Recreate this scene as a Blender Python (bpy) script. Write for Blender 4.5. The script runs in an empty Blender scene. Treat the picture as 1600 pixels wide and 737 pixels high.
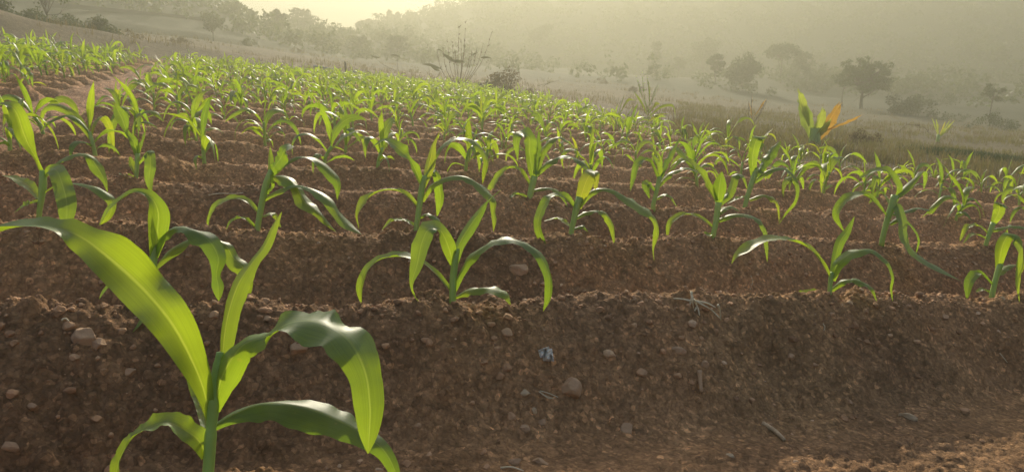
import bpy, math, random
import numpy as np

random.seed(7)
RNG = np.random.default_rng(11)
SC = bpy.context.scene
COL = SC.collection

# ------------------------------------------------------------------ camera
F = 1150.0                      # focal length for a 1600 px wide frame
PITCH = math.atan((368.5 - 110) / F)
S_ROW = 0.70                    # row spacing (m)
H = S_ROW / 1.3315              # eye height above the crest plane
A_SL, B_SL = -0.1044, -0.0076   # slope of the field
TH = math.radians(20.35)        # direction of the rows
D0 = 2.995 * H
CT, ST = math.cos(TH), math.sin(TH)
cp, sp = math.cos(PITCH), math.sin(PITCH)

cam_data = bpy.data.cameras.new('camera')
cam = bpy.data.objects.new('camera', cam_data)
COL.objects.link(cam)
cam.location = (0, 0, H)
cam.rotation_euler = (math.radians(90) - PITCH, 0, 0)
cam_data.sensor_width = 36
cam_data.lens = 36 * F / 1600
cam_data.clip_start = 0.02
cam_data.clip_end = 3000
SC.camera = cam
CAM = np.array([0, 0, H])


def ray(x, y):
    a = (x - 800) / F
    b = (368.5 - y) / F
    return np.array([a, cp + b * sp, b * cp - sp])


def elev(x, y):                 # (azimuth, slope) of a direction
    d = ray(x, y)
    r = math.hypot(d[0], d[1])
    return math.atan2(d[0], d[1]), d[2] / r


# ------------------------------------------------------------------ noise
def hsh(ix, iy, seed):
    ix = np.asarray(ix).astype(np.int64).astype(np.uint32)
    iy = np.asarray(iy).astype(np.int64).astype(np.uint32)
    h = ix * np.uint32(374761393) + iy * np.uint32(668265263) + np.uint32((seed * 974634781) & 0xffffffff)
    h = (h ^ (h >> np.uint32(13))) * np.uint32(1274126177)
    h = h ^ (h >> np.uint32(16))
    h = h * np.uint32(2246822519)
    h = h ^ (h >> np.uint32(15))
    return h.astype(np.float64) / 4294967295.0


def vn(x, y, seed=0):
    fx, fy = np.floor(x), np.floor(y)
    tx, ty = x - fx, y - fy
    tx = tx * tx * tx * (tx * (tx * 6 - 15) + 10)
    ty = ty * ty * ty * (ty * (ty * 6 - 15) + 10)
    a = hsh(fx, fy, seed); b = hsh(fx + 1, fy, seed)
    c = hsh(fx, fy + 1, seed); d = hsh(fx + 1, fy + 1, seed)
    return (a + (b - a) * tx) * (1 - ty) + (c + (d - c) * tx) * ty - 0.5


def fbm(x, y, o=4, seed=0):
    s = 0; a = 1
    for i in range(o):
        s = s + a * vn(x * 2 ** i + 17.3 * i, y * 2 ** i - 9.1 * i, seed + i)
        a *= 0.5
    return s


def clods(x, y, cell, prob, hk, seed):
    gx, gy = np.floor(x / cell), np.floor(y / cell)
    out = np.zeros_like(x)
    for i in (-1, 0, 1):
        for j in (-1, 0, 1):
            cx, cy = gx + i, gy + j
            on = hsh(cx, cy, seed + 3) < prob
            px = (cx + 0.15 + 0.7 * hsh(cx, cy, seed)) * cell
            py = (cy + 0.15 + 0.7 * hsh(cx, cy, seed + 1)) * cell
            rr = cell * (0.22 + 0.42 * hsh(cx, cy, seed + 2) ** 1.5)
            st = 0.75 + 0.6 * hsh(cx, cy, seed + 4)
            dx, dy = (x - px) * st, (y - py) / st
            q = np.clip(1 - (dx * dx + dy * dy) / (rr * rr), 0, 1)
            out = np.maximum(out, np.where(on, np.sqrt(q) * rr * hk, 0))
    return out


def sstep(a, b, x):
    t = np.clip((x - a) / (b - a), 0, 1)
    return t * t * (3 - 2 * t)


# ------------------------------------------------------------------ terrain
def table(pairs):
    ph = [elev(x, 110)[0] for x, y in pairs]
    sl = [elev(x, y)[1] for x, y in pairs]
    return np.array(ph), np.array(sl)


FAR = table([(-1500, 0), (-400, 8), (0, 26), (200, 40), (400, 58), (600, 76), (800, 88), (1000, 104),
             (1200, 121), (1400, 134), (1600, 148), (2000, 160), (3500, 150)])
HE = (FAR[0][[0, 2, 6, 10, 12]], np.array([0.2, 0.3, 1.0, 1.3, 1.3]))
HILLS = [
    (table([(-1500, -40), (-300, -50), (0, -50), (200, -28), (310, -4), (345, 12), (380, 34), (420, 60), (480, 85), (600, 130), (3000, 200)]), 78.0, 40.0),
    (table([(-400, 60), (250, 60), (400, 56), (480, 54), (560, 57), (640, 68), (760, 90), (1000, 140), (3000, 260)]), 94.0, 34.0),
    (table([(-800, 150), (420, 90), (500, 70), (560, 50), (610, 32), (690, 10), (770, -14), (900, -24), (1300, -24), (1700, -24), (2400, -20), (3500, 0)]), 134.0, 56.0),
]
# right edge of the field, as along-row position for each row number
EDGE_K = np.array([-4, 3.0, 5.0, 6.2, 8.0, 11, 17, 25, 60])
EDGE_Q = np.array([7.5, 7.4, 6.7, 5.5, 5.3, 5.5, 6.5, 7.2, 7.5])
BX0, BY0, BX1, BY1 = -1.0, 26.0, -9.3, 14.0    # back edge of the field
BL = math.hypot(BX1 - BX0, BY1 - BY0)
BNX, BNY = (BY1 - BY0) / BL, -(BX1 - BX0) / BL   # points away from the camera
if BNY < 0:
    BNX, BNY = -BNX, -BNY


def pq(X, Y):
    return -ST * X + CT * Y, CT * X + ST * Y


def xy(p, q):
    return -ST * p + CT * q, CT * p + ST * q


def field_dist(X, Y):           # >0 inside the field
    p, q = pq(X, Y)
    k = (p - D0) / S_ROW
    e1 = np.interp(k, EDGE_K, EDGE_Q) - q
    e2 = -((X - BX0) * BNX + (Y - BY0) * BNY)
    return np.minimum(np.minimum(e1, e2), k + 1.7)


def path_mask(p, q):
    c = -1.28 + 0.10 * vn(p * 0.5, p * 0 + 3, 91)
    return sstep(0.36, 0.18, np.abs(q - c)) * sstep(2.2, 3.2, (p - D0) / S_ROW)


def height(X, Y, fine=True):
    X = np.asarray(X, float); Y = np.asarray(Y, float)
    p, q = pq(X, Y)
    r = np.hypot(X, Y)
    ph = np.arctan2(X, Y)
    plane = A_SL * X + B_SL * Y
    far = H - np.interp(ph, *HE) + r * np.interp(ph, *FAR)
    w = sstep(12, 32, r)
    back = 1 - sstep(1.75, 2.1, np.abs(ph))      # behind the camera stay on the plane
    z = plane * (1 - w * back) + far * w * back
    z = np.where(back < 0.01, np.clip(plane, -6, 6), z)
    z = z + 0.35 * w * fbm(X * 0.06, Y * 0.06, 3, 60) + 0.10 * sstep(9, 20, r) * fbm(X * 0.4, Y * 0.4, 3, 64)
    # hills
    for (tp, ts), rp, wd in HILLS:
        top = H + rp * np.interp(ph, tp, ts)
        g = z
        hz = top * sstep(rp - wd, rp, r) + 2.5 * fbm(X * 0.03, Y * 0.03, 3, 70) * sstep(rp - wd, rp, r) - 12 * (1 - sstep(rp - wd, rp - wd * 0.8, r))
        z = np.maximum(z, np.where(back > 0.5, g * (1 - sstep(rp - wd, rp, r)) + hz, -99))
    # bank behind the field at the left
    bd = (X - BX0) * BNX + (Y - BY0) * BNY
    al = (X - BX0) * (BX1 - BX0) / BL + (Y - BY0) * (BY1 - BY0) / BL
    amp = np.interp(al, [3, 8, 12, 16, 30], [0, 0.3, 0.6, 0.85, 0.95])
    z = z + amp * np.exp(-((bd - 3.2) / 1.5) ** 2) * (1 + 0.7 * vn(al * 0.5, al * 0, 33))
    # ridges and furrows
    fd = field_dist(X, Y)
    m = sstep(-0.35, 0.25, fd)
    wob = 0.055 * vn(q * 1.3, np.floor((p - D0) / S_ROW + 0.5) * 7.7, 5) + 0.03 * vn(q * 4.1, np.floor((p - D0) / S_ROW + 0.5) * 3.1, 6)
    kk = (p - D0 + wob) / S_ROW
    kc = np.floor(kk + 0.5)
    ad = np.abs(kk - kc) * S_ROW
    prof = -0.205 * sstep(0.012, 0.30, ad) ** 0.85
    hw = 0.034 * vn(q * 2.1, kc * 5.3, 8) + 0.024 * vn(q * 5.7, kc * 2.3, 9)
    hw = hw * sstep(0.345, 0.22, ad)
    pm = path_mask(p, q)
    rid = (prof + hw) * (1 - pm) + pm * (-0.06 + 0.08 * fbm(p * 2.2, q * 2.2, 3, 14))
    low = (kc < -0.5) * sstep(-0.05, 0.35, q)
    rid = rid * (1 - low) + low * (-0.205 + 0.35 * hw + 0.012 * sstep(0.34, 0.2, ad) + 0.03 * sstep(0.2, 0.0, ad) * sstep(0.7, 1.0, q))
    z = z + rid * m + (1 - m) * (-0.12) * sstep(14, 6, r)
    if fine:
        nz = sstep(30, 8, r)
        mf = (m * 0.85 + 0.15) * (1 - 0.55 * sstep(0.24, 0.30, ad) * m) * (1 - 0.15 * pm) * (1 - 0.45 * low * m)
        n = 0.020 * fbm(p * 5, q * 5, 4, 20) + 0.014 * fbm(p * 26, q * 26, 3, 24)
        nr = sstep(6, 2.5, r)
        n = n + (clods(p, q, 0.085, 0.33, 0.50, 40) + clods(p + 3.1, q, 0.042, 0.5, 0.6, 44)) * (0.35 + 0.65 * sstep(-0.3, 0.3, vn(p * 3.5, q * 3.5, 47)))
        n = n + (clods(p, q + 1.7, 0.019, 0.6, 0.65, 48) + clods(p, q + 5.7, 0.010, 0.6, 0.6, 52)) * nr
        z = z + n * nz * mf
    return z


def G(x, y):
    return float(height(np.array([x]), np.array([y]))[0])


def hit(px, py, tmax=400.0):
    d = ray(px, py)
    t = 0.35 * np.exp(np.linspace(0, math.log(tmax / 0.35), 2600))
    z = height(d[0] * t, d[1] * t)
    below = np.nonzero(H + d[2] * t < z)[0]
    tt = t[below[0]] if len(below) else tmax
    return np.array([d[0] * tt, d[1] * tt, H + d[2] * tt])


def at_dist(px, dist):          # ground point in the direction of an image column
    a = math.atan2((px - 800) / F, 1.0 * cp + 0.22 * sp)
    x, y = dist * math.sin(a), dist * math.cos(a)
    return np.array([x, y, float(height(np.array([x]), np.array([y]), False)[0])])


def on_plane(px, py):
    d = ray(px, py)
    t = H / (A_SL * d[0] + B_SL * d[1] - d[2])
    return d * t + CAM


# ------------------------------------------------------------------ object helpers
def link(name, verts, faces, mat=None, parent=None, uv=None, smooth=True, loc=None, col=None):
    me = bpy.data.meshes.new(name)
    verts = np.asarray(verts, float)
    if loc is not None:
        verts = verts - np.asarray(loc)
    me.from_pydata([tuple(v) for v in verts], [], faces)
    if uv is not None:
        l = me.uv_layers.new(name='UVMap')
        li = np.zeros(len(me.loops), np.int32)
        me.loops.foreach_get('vertex_index', li)
        l.data.foreach_set('uv', np.asarray(uv, np.float32)[li].ravel())
    if col is not None:
        at = me.color_attributes.new('tint', 'FLOAT_COLOR', 'POINT')
        c4 = np.ones((len(verts), 4), np.float32); c4[:, :3] = col
        at.data.foreach_set('color', c4.ravel())
    if smooth:
        me.polygons.foreach_set('use_smooth', np.ones(len(me.polygons), bool))
    if mat:
        me.materials.append(mat)
    o = bpy.data.objects.new(name, me)
    COL.objects.link(o)
    if parent is not None:
        o.parent = parent
    elif loc is not None:
        o.location = loc
    return o


def empty(name, loc, rz=0, sc=1.0):
    o = bpy.data.objects.new(name, None)
    o.empty_display_size = 0.05
    o.location = loc
    o.rotation_euler = (0, 0, rz)
    o.scale = (sc, sc, sc)
    COL.objects.link(o)
    return o


def tag(o, label=None, cat=None, group=None, kind=None):
    if label: o['label'] = label
    if cat: o['category'] = cat
    if group: o['group'] = group
    if kind: o['kind'] = kind
    return o


def kids(o):
    return [c for c in COL.objects if c.parent == o]


class MB:
    def __init__(s):
        s.v = []; s.f = []; s.uv = []

    def add(s, v, f, uv=None):
        n = len(s.v)
        s.v.extend([tuple(x) for x in v])
        s.f.extend([tuple(i + n for i in q) for q in f])
        s.uv.extend([tuple(x) for x in uv] if uv is not None else [(0, 0)] * len(v))

    def build(s, name, mat, parent=None, smooth=True, loc=None):
        return link(name, s.v, s.f, mat, parent, s.uv, smooth, loc)


def catmull(P, n):
    P = np.asarray(P, float)
    m = len(P)
    out = []
    t = np.linspace(0, m - 1, n)
    Q = np.vstack([2 * P[0] - P[1], P, 2 * P[-1] - P[-2]])
    for tt in t:
        i = min(int(tt), m - 2); u = tt - i
        a, b, c, d = Q[i], Q[i + 1], Q[i + 2], Q[i + 3]
        out.append(0.5 * (2 * b + (c - a) * u + (2 * a - 5 * b + 4 * c - d) * u * u + (3 * b - a - 3 * c + d) * u ** 3))
    return np.array(out)


def norm(v):
    return v / (np.linalg.norm(v, axis=-1, keepdims=True) + 1e-12)


def tube(P, R, n=8, cap=True):
    P = np.asarray(P, float); R = np.asarray(R, float)
    T = norm(np.gradient(P, axis=0))
    ref = np.array([0.31, 0.17, 0.93]) if abs(T[0][2]) < 0.9 else np.array([1.0, 0.1, 0.05])
    v = []; uv = []
    for i in range(len(P)):
        a = norm(np.cross(T[i], ref)); b = np.cross(T[i], a)
        for j in range(n):
            w = 2 * math.pi * j / n
            v.append(P[i] + R[i] * (math.cos(w) * a + math.sin(w) * b)); uv.append((j / n, i / len(P)))
    f = []
    for i in range(len(P) - 1):
        for j in range(n):
            f.append((i * n + j, i * n + (j + 1) % n, (i + 1) * n + (j + 1) % n, (i + 1) * n + j))
    if cap:
        f.append(tuple(range(n))[::-1]); f.append(tuple((len(P) - 1) * n + j for j in range(n)))
    return v, f, uv


# ------------------------------------------------------------------ materials
def nodes(name):
    m = bpy.data.materials.new(name)
    m.use_nodes = True
    nt = m.node_tree
    nt.nodes.clear()
    return m, nt, nt.nodes, nt.links


def N(ns, t, **k):
    n = ns.new(t)
    for a, b in k.items():
        if a in n.inputs.keys():
            n.inputs[a].default_value = b
        else:
            setattr(n, a, b)
    return n


def ramp(ns, stops):
    n = ns.new('ShaderNodeValToRGB')
    e = n.color_ramp.elements
    e[0].position, e[0].color = stops[0][0], (*stops[0][1], 1)
    e[1].position, e[1].color = stops[-1][0], (*stops[-1][1], 1)
    for p, c in stops[1:-1]:
        x = e.new(p); x.color = (*c, 1)
    return n


def simple(name, c1, c2, scale=8, rough=0.85, bump=0.3, bscale=None, spec=0.3, dist=0.01):
    m, nt, ns, L = nodes(name)
    out = N(ns, 'ShaderNodeOutputMaterial'); b = N(ns, 'ShaderNodeBsdfPrincipled', Roughness=rough)
    b.inputs['Specular IOR Level'].default_value = spec
    tc = N(ns, 'ShaderNodeTexCoord')
    nz = N(ns, 'ShaderNodeTexNoise', Scale=scale, Detail=6.0, Roughness=0.6)
    L.new(tc.outputs['Object'], nz.inputs['Vector'])
    rp = ramp(ns, [(0.3, c1), (0.7, c2)])
    L.new(nz.outputs['Fac'], rp.inputs['Fac']); L.new(rp.outputs['Color'], b.inputs['Base Color'])
    bp = N(ns, 'ShaderNodeBump', Strength=bump, Distance=dist)
    n2 = N(ns, 'ShaderNodeTexNoise', Scale=bscale or scale * 4, Detail=6.0)
    L.new(tc.outputs['Object'], n2.inputs['Vector'])
    L.new(n2.outputs['Fac'], bp.inputs['Height']); L.new(bp.outputs['Normal'], b.inputs['Normal'])
    L.new(b.outputs['BSDF'], out.inputs['Surface'])
    return m


def leaf_mat(name, c1, c2, trans, amt=0.5, rough=0.38, veins=True, spec=0.5, rib=(0.20, 0.30, 0.08), tip=None, edge_dry=None):
    m, nt, ns, L = nodes(name)
    out = N(ns, 'ShaderNodeOutputMaterial')
    b = N(ns, 'ShaderNodeBsdfPrincipled', Roughness=rough)
    b.inputs['Specular IOR Level'].default_value = spec
    tr = N(ns, 'ShaderNodeBsdfTranslucent')
    mx = N(ns, 'ShaderNodeMixShader', Fac=amt)
    tc = N(ns, 'ShaderNodeTexCoord')
    oi = N(ns, 'ShaderNodeObjectInfo')
    nz = N(ns, 'ShaderNodeTexNoise', Scale=14.0, Detail=4.0)
    L.new(tc.outputs['Object'], nz.inputs['Vector'])
    ad = N(ns, 'ShaderNodeMath', operation='MULTIPLY_ADD')
    L.new(oi.outputs['Random'], ad.inputs[0]); ad.inputs[1].default_value = 0.6
    nf = N(ns, 'ShaderNodeTexNoise', Scale=160.0, Detail=5.0, Roughness=0.7); L.new(tc.outputs['Object'], nf.inputs['Vector'])
    nm_ = N(ns, 'ShaderNodeMath', operation='MULTIPLY_ADD'); L.new(nf.outputs['Fac'], nm_.inputs[0]); nm_.inputs[1].default_value = 0.5; L.new(nz.outputs['Fac'], nm_.inputs[2])
    nm2 = N(ns, 'ShaderNodeMath', operation='SUBTRACT'); L.new(nm_.outputs[0], nm2.inputs[0]); nm2.inputs[1].default_value = 0.25
    L.new(nm2.outputs[0], ad.inputs[2])
    rp = ramp(ns, [(0.35, c1), (1.05 if False else 0.98, c2)])
    L.new(ad.outputs[0], rp.inputs['Fac'])
    colr = rp.outputs['Color']
    tcol = None
    if veins:
        sx = N(ns, 'ShaderNodeSeparateXYZ'); L.new(tc.outputs['UV'], sx.inputs[0])
        au = N(ns, 'ShaderNodeMath', operation='ABSOLUTE'); L.new(sx.outputs['X'], au.inputs[0])
        rb = N(ns, 'ShaderNodeMapRange'); L.new(au.outputs[0], rb.inputs[0])
        rb.inputs[1].default_value = 0.02; rb.inputs[2].default_value = 0.075; rb.inputs[3].default_value = 0.4; rb.inputs[4].default_value = 0.0
        mc = N(ns, 'ShaderNodeMix', data_type='RGBA')
        L.new(rb.outputs[0], mc.inputs[0]); L.new(colr, mc.inputs[6]); mc.inputs[7].default_value = (*rib, 1)
        colr = mc.outputs[2]
        vs = N(ns, 'ShaderNodeVectorMath', operation='MULTIPLY'); L.new(tc.outputs['UV'], vs.inputs[0]); vs.inputs[1].default_value = (24.0, 1.4, 1.0)
        va = N(ns, 'ShaderNodeVectorMath', operation='ADD'); L.new(vs.outputs[0], va.inputs[0]); L.new(oi.outputs['Random'], va.inputs[1])
        vn_ = N(ns, 'ShaderNodeTexNoise', Scale=1.0, Detail=3.0, Roughness=0.6); L.new(va.outputs[0], vn_.inputs['Vector'])
        sn = N(ns, 'ShaderNodeMath', operation='MULTIPLY_ADD'); L.new(vn_.outputs['Fac'], sn.inputs[0]); sn.inputs[1].default_value = 5.0; sn.inputs[2].default_value = -2.5
        n3 = N(ns, 'ShaderNodeTexNoise', Scale=60.0, Detail=2.0); L.new(tc.outputs['Object'], n3.inputs['Vector'])
        sm = N(ns, 'ShaderNodeMath', operation='ADD'); L.new(sn.outputs[0], sm.inputs[0]); L.new(n3.outputs['Fac'], sm.inputs[1])
        bp = N(ns, 'ShaderNodeBump', Strength=0.16, Distance=0.0004)
        L.new(sm.outputs[0], bp.inputs['Height']); L.new(bp.outputs['Normal'], b.inputs['Normal'])
        # vein stripes also modulate the light that comes through
        vm = N(ns, 'ShaderNodeMapRange'); L.new(sn.outputs[0], vm.inputs[0])
        vm.inputs[1].default_value = -1; vm.inputs[2].default_value = 1; vm.inputs[3].default_value = 0.74; vm.inputs[4].default_value = 1.0
        tm = N(ns, 'ShaderNodeMix', data_type='RGBA', blend_type='MULTIPLY'); tm.inputs[0].default_value = 1.0
        n4 = N(ns, 'ShaderNodeTexNoise', Scale=9.0, Detail=3.0); L.new(tc.outputs['Object'], n4.inputs['Vector'])
        trp = ramp(ns, [(0.3, tuple(x * 0.66 for x in trans)), (0.75, trans)])
        L.new(n4.outputs['Fac'], trp.inputs['Fac'])
        L.new(trp.outputs['Color'], tm.inputs[6]); L.new(vm.outputs[0], tm.inputs[7])
        tr2 = N(ns, 'ShaderNodeMix', data_type='RGBA'); L.new(rb.outputs[0], tr2.inputs[0]); L.new(tm.outputs[2], tr2.inputs[6]); tr2.inputs[7].default_value = (min(1, trans[0] * 1.3 + .08), min(1, trans[1] * 1.2 + .04), trans[2] + 0.1, 1)
        hv = N(ns, 'ShaderNodeMix', data_type='RGBA', blend_type='MULTIPLY'); hv.inputs[0].default_value = 1.0
        hr = ramp(ns, [(0.0, (0.72, 0.84, 0.9)), (0.5, (0.95, 1.0, 1.0)), (0.95, (1.04, 1.02, 1.0)), (1.0, (1.25, 1.0, 1.0))]); L.new(oi.outputs['Random'], hr.inputs['Fac'])
        L.new(tr2.outputs[2], hv.inputs[6]); L.new(hr.outputs['Color'], hv.inputs[7])
        tcol = hv.outputs[2]
        if tip:
            rt = N(ns, 'ShaderNodeMapRange'); L.new(sx.outputs['Y'], rt.inputs[0])
            rt.inputs[1].default_value = 0.88; rt.inputs[2].default_value = 1.0; rt.inputs[3].default_value = 0; rt.inputs[4].default_value = 0.75
            m2 = N(ns, 'ShaderNodeMix', data_type='RGBA'); L.new(rt.outputs[0], m2.inputs[0]); L.new(colr, m2.inputs[6]); m2.inputs[7].default_value = (*tip, 1)
            colr = m2.outputs[2]
    if edge_dry:
        n5 = N(ns, 'ShaderNodeTexNoise', Scale=edge_dry[1], Detail=5.0); L.new(tc.outputs['Object'], n5.inputs['Vector'])
        t5 = edge_dry[2] if len(edge_dry) > 2 else 0.52
        r5 = ramp(ns, [(t5, (0, 0, 0)), (t5 + 0.06, (1, 1, 1))]); L.new(n5.outputs['Fac'], r5.inputs['Fac'])
        m5 = N(ns, 'ShaderNodeMix', data_type='RGBA'); L.new(r5.outputs['Color'], m5.inputs[0]); L.new(colr, m5.inputs[6]); m5.inputs[7].default_value = (*edge_dry[0], 1)
        colr = m5.outputs[2]
    L.new(colr, b.inputs['Base Color'])
    if tcol is None:
        tr.inputs['Color'].default_value = (*trans, 1)
    else:
        L.new(tcol, tr.inputs['Color'])
    L.new(b.outputs['BSDF'], mx.inputs[1]); L.new(tr.outputs['BSDF'], mx.inputs[2])
    L.new(mx.outputs['Shader'], out.inputs['Surface'])
    return m


def ground_mat():
    m, nt, ns, L = nodes('soil')
    out = N(ns, 'ShaderNodeOutputMaterial'); b = N(ns, 'ShaderNodeBsdfPrincipled', Roughness=0.95)
    b.inputs['Specular IOR Level'].default_value = 0.15
    tc = N(ns, 'ShaderNodeTexCoord')
    at = N(ns, 'ShaderNodeAttribute', attribute_name='tint')
    n1 = N(ns, 'ShaderNodeTexNoise', Scale=5.0, Detail=8.0, Roughness=0.65)
    n2 = N(ns, 'ShaderNodeTexNoise', Scale=70.0, Detail=6.0, Roughness=0.7)
    n3 = N(ns, 'ShaderNodeTexVoronoi', Scale=95.0)
    for n in (n1, n2, n3): L.new(tc.outputs['Object'], n.inputs['Vector'])
    r1 = ramp(ns, [(0.3, (0.72, 0.70, 0.68)), (0.7, (1.22, 1.22, 1.22))]); L.new(n1.outputs['Fac'], r1.inputs['Fac'])
    r2 = ramp(ns, [(0.28, (0.76, 0.76, 0.76)), (0.72, (1.24, 1.23, 1.2))]); L.new(n2.outputs['Fac'], r2.inputs['Fac'])
    r3 = ramp(ns, [(0.0, (0.8, 0.8, 0.8)), (0.9, (1.0, 1.0, 1.0)), (1.0, (1.7, 1.65, 1.6))])
    sc = N(ns, 'ShaderNodeSeparateColor'); L.new(n3.outputs['Color'], sc.inputs[0]); L.new(sc.outputs[0], r3.inputs['Fac'])
    n5 = N(ns, 'ShaderNodeTexVoronoi', Scale=42.0); n6 = N(ns, 'ShaderNodeTexVoronoi', Scale=120.0)
    wn = N(ns, 'ShaderNodeTexNoise', Scale=30.0, Detail=3.0); L.new(tc.outputs['Object'], wn.inputs['Vector'])
    wv = N(ns, 'ShaderNodeMix', data_type='VECTOR'); wv.inputs[0].default_value = 0.03; L.new(tc.outputs['Object'], wv.inputs[4]); L.new(wn.outputs['Color'], wv.inputs[5])
    for n in (n5, n6): L.new(wv.outputs[1], n.inputs['Vector'])
    rs_ = []
    for n, hi in ((n5, 0.45), (n6, 0.8)):
        s2 = N(ns, 'ShaderNodeSeparateColor'); L.new(n.outputs['Color'], s2.inputs[0])
        q_ = ramp(ns, [(0.0, (1 - .26 * hi,) * 3), (0.8, (1 + .16 * hi,) * 3), (1.0, (1 + .55 * hi,) * 3)]); L.new(s2.outputs[1], q_.inputs['Fac']); rs_.append(q_)
        g_ = ramp(ns, [(0.35, (1, 1, 1)), (0.75, (1 - .2 * hi,) * 3)]); L.new(n.outputs['Distance'], g_.inputs['Fac']); rs_.append(g_)
    c = at.outputs['Color']
    for r in [r1, r2, r3] + rs_:
        x = N(ns, 'ShaderNodeMix', data_type='RGBA', blend_type='MULTIPLY'); x.inputs[0].default_value = 1.0
        L.new(c, x.inputs[6]); L.new(r.outputs['Color'], x.inputs[7]); c = x.outputs[2]
    L.new(c, b.inputs['Base Color'])
    n4 = N(ns, 'ShaderNodeTexNoise', Scale=140.0, Detail=8.0, Roughness=0.75); L.new(tc.outputs['Object'], n4.inputs['Vector'])
    bp = N(ns, 'ShaderNodeBump', Strength=1.0, Distance=0.009)
    bq = N(ns, 'ShaderNodeBump', Strength=0.6, Distance=-0.010)
    pr = ramp(ns, [(0.42, (0.05, 0.05, 0.05)), (0.62, (0.75, 0.75, 0.75))]); L.new(n1.outputs['Fac'], pr.inputs['Fac']); L.new(pr.outputs['Color'], bq.inputs['Strength'])
    L.new(n5.outputs['Distance'], bq.inputs['Height'])
    br = N(ns, 'ShaderNodeBump', Strength=0.8, Distance=-0.005)
    L.new(n6.outputs['Distance'], br.inputs['Height']); L.new(bq.outputs['Normal'], br.inputs['Normal']); L.new(br.outputs['Normal'], bp.inputs['Normal'])
    L.new(n4.outputs['Fac'], bp.inputs['Height']); L.new(bp.outputs['Normal'], b.inputs['Normal'])
    L.new(b.outputs['BSDF'], out.inputs['Surface'])
    return m


def island_mat(name, stops, rough=0.9, bump=0.4, scale=60):
    m, nt, ns, L = nodes(name)
    out = N(ns, 'ShaderNodeOutputMaterial'); b = N(ns, 'ShaderNodeBsdfPrincipled', Roughness=rough)
    b.inputs['Specular IOR Level'].default_value = 0.2
    ge = N(ns, 'ShaderNodeNewGeometry'); tc = N(ns, 'ShaderNodeTexCoord')
    rp = ramp(ns, stops); L.new(ge.outputs['Random Per Island'], rp.inputs['Fac'])
    nz = N(ns, 'ShaderNodeTexNoise', Scale=scale, Detail=6.0); L.new(tc.outputs['Object'], nz.inputs['Vector'])
    r2 = ramp(ns, [(0.3, (0.7, 0.7, 0.7)), (0.7, (1.25, 1.25, 1.25))]); L.new(nz.outputs['Fac'], r2.inputs['Fac'])
    x = N(ns, 'ShaderNodeMix', data_type='RGBA', blend_type='MULTIPLY'); x.inputs[0].default_value = 1.0
    L.new(rp.outputs['Color'], x.inputs[6]); L.new(r2.outputs['Color'], x.inputs[7]); L.new(x.outputs[2], b.inputs['Base Color'])
    bp = N(ns, 'ShaderNodeBump', Strength=bump, Distance=0.004); L.new(nz.outputs['Fac'], bp.inputs['Height']); L.new(bp.outputs['Normal'], b.inputs['Normal'])
    L.new(b.outputs['BSDF'], out.inputs['Surface'])
    return m


M_SOIL = ground_mat()
M_LEAF = leaf_mat('maize_leaf', (0.060, 0.125, 0.034), (0.12, 0.21, 0.05), (0.58, 0.76, 0.03), amt=0.5, rough=0.46, spec=0.6, edge_dry=((0.26, 0.20, 0.07), 55.0, 0.70), tip=(0.25, 0.19, 0.06))
M_STEM = leaf_mat('maize_stem', (0.30, 0.44, 0.11), (0.40, 0.54, 0.15), (0.45, 0.60, 0.09), amt=0.25, rough=0.45, veins=False)
M_PEB = island_mat('pebbles', [(0.0, (0.24, 0.13, 0.065)), (0.45, (0.40, 0.22, 0.11)), (0.93, (0.48, 0.285, 0.15)), (1.0, (0.55, 0.37, 0.22))])
M_STONE = simple('stone', (0.34, 0.205, 0.11), (0.48, 0.30, 0.165), 22, 0.85, 0.5)
M_PALESTONE = simple('pale_stone', (0.44, 0.30, 0.17), (0.58, 0.43, 0.26), 30, 0.8, 0.4)
M_STRAW = simple('straw', (0.52, 0.42, 0.25), (0.72, 0.60, 0.40), 40, 0.7, 0.2)
M_TWIG = simple('twig_bark', (0.36, 0.25, 0.14), (0.50, 0.36, 0.21), 60, 0.8, 0.4)
M_ROOT = simple('dry_root', (0.52, 0.43, 0.27), (0.68, 0.58, 0.38), 40, 0.7, 0.2)
M_PLAST = simple('plastic_scrap', (0.50, 0.48, 0.42), (0.82, 0.80, 0.72), 60, 0.3, 0.3, spec=0.6)
M_BARK = simple('bark', (0.06, 0.048, 0.036), (0.13, 0.10, 0.075), 3, 0.9, 0.5)
M_TREE = leaf_mat('tree_foliage', (0.035, 0.05, 0.018), (0.075, 0.09, 0.032), (0.10, 0.14, 0.03), amt=0.3, rough=0.6, veins=False, spec=0.2)
M_BUSH = leaf_mat('bush_foliage', (0.03, 0.045, 0.018), (0.06, 0.075, 0.03), (0.08, 0.11, 0.03), amt=0.3, rough=0.6, veins=False, spec=0.2)
M_DRYB = leaf_mat('dry_brush', (0.08, 0.055, 0.032), (0.14, 0.10, 0.06), (0.16, 0.12, 0.06), amt=0.3, rough=0.8, veins=False, spec=0.1)
M_GRASS = leaf_mat('dry_grass', (0.13, 0.098, 0.048), (0.22, 0.17, 0.08), (0.22, 0.17, 0.07), amt=0.35, rough=0.8, veins=False, spec=0.1)
M_GREENG = leaf_mat('green_grass', (0.12, 0.105, 0.042), (0.19, 0.16, 0.065), (0.23, 0.20, 0.06), amt=0.35, rough=0.7, veins=False, spec=0.2)
M_DARKG = leaf_mat('dark_grass', (0.03, 0.045, 0.016), (0.05, 0.065, 0.025), (0.07, 0.1, 0.025), amt=0.3, rough=0.7, veins=False, spec=0.2)
M_FROND = leaf_mat('coconut_leaf', (0.10, 0.14, 0.03), (0.16, 0.20, 0.045), (0.55, 0.62, 0.07), amt=0.55, rough=0.45, rib=(0.2, 0.22, 0.06))
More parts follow.
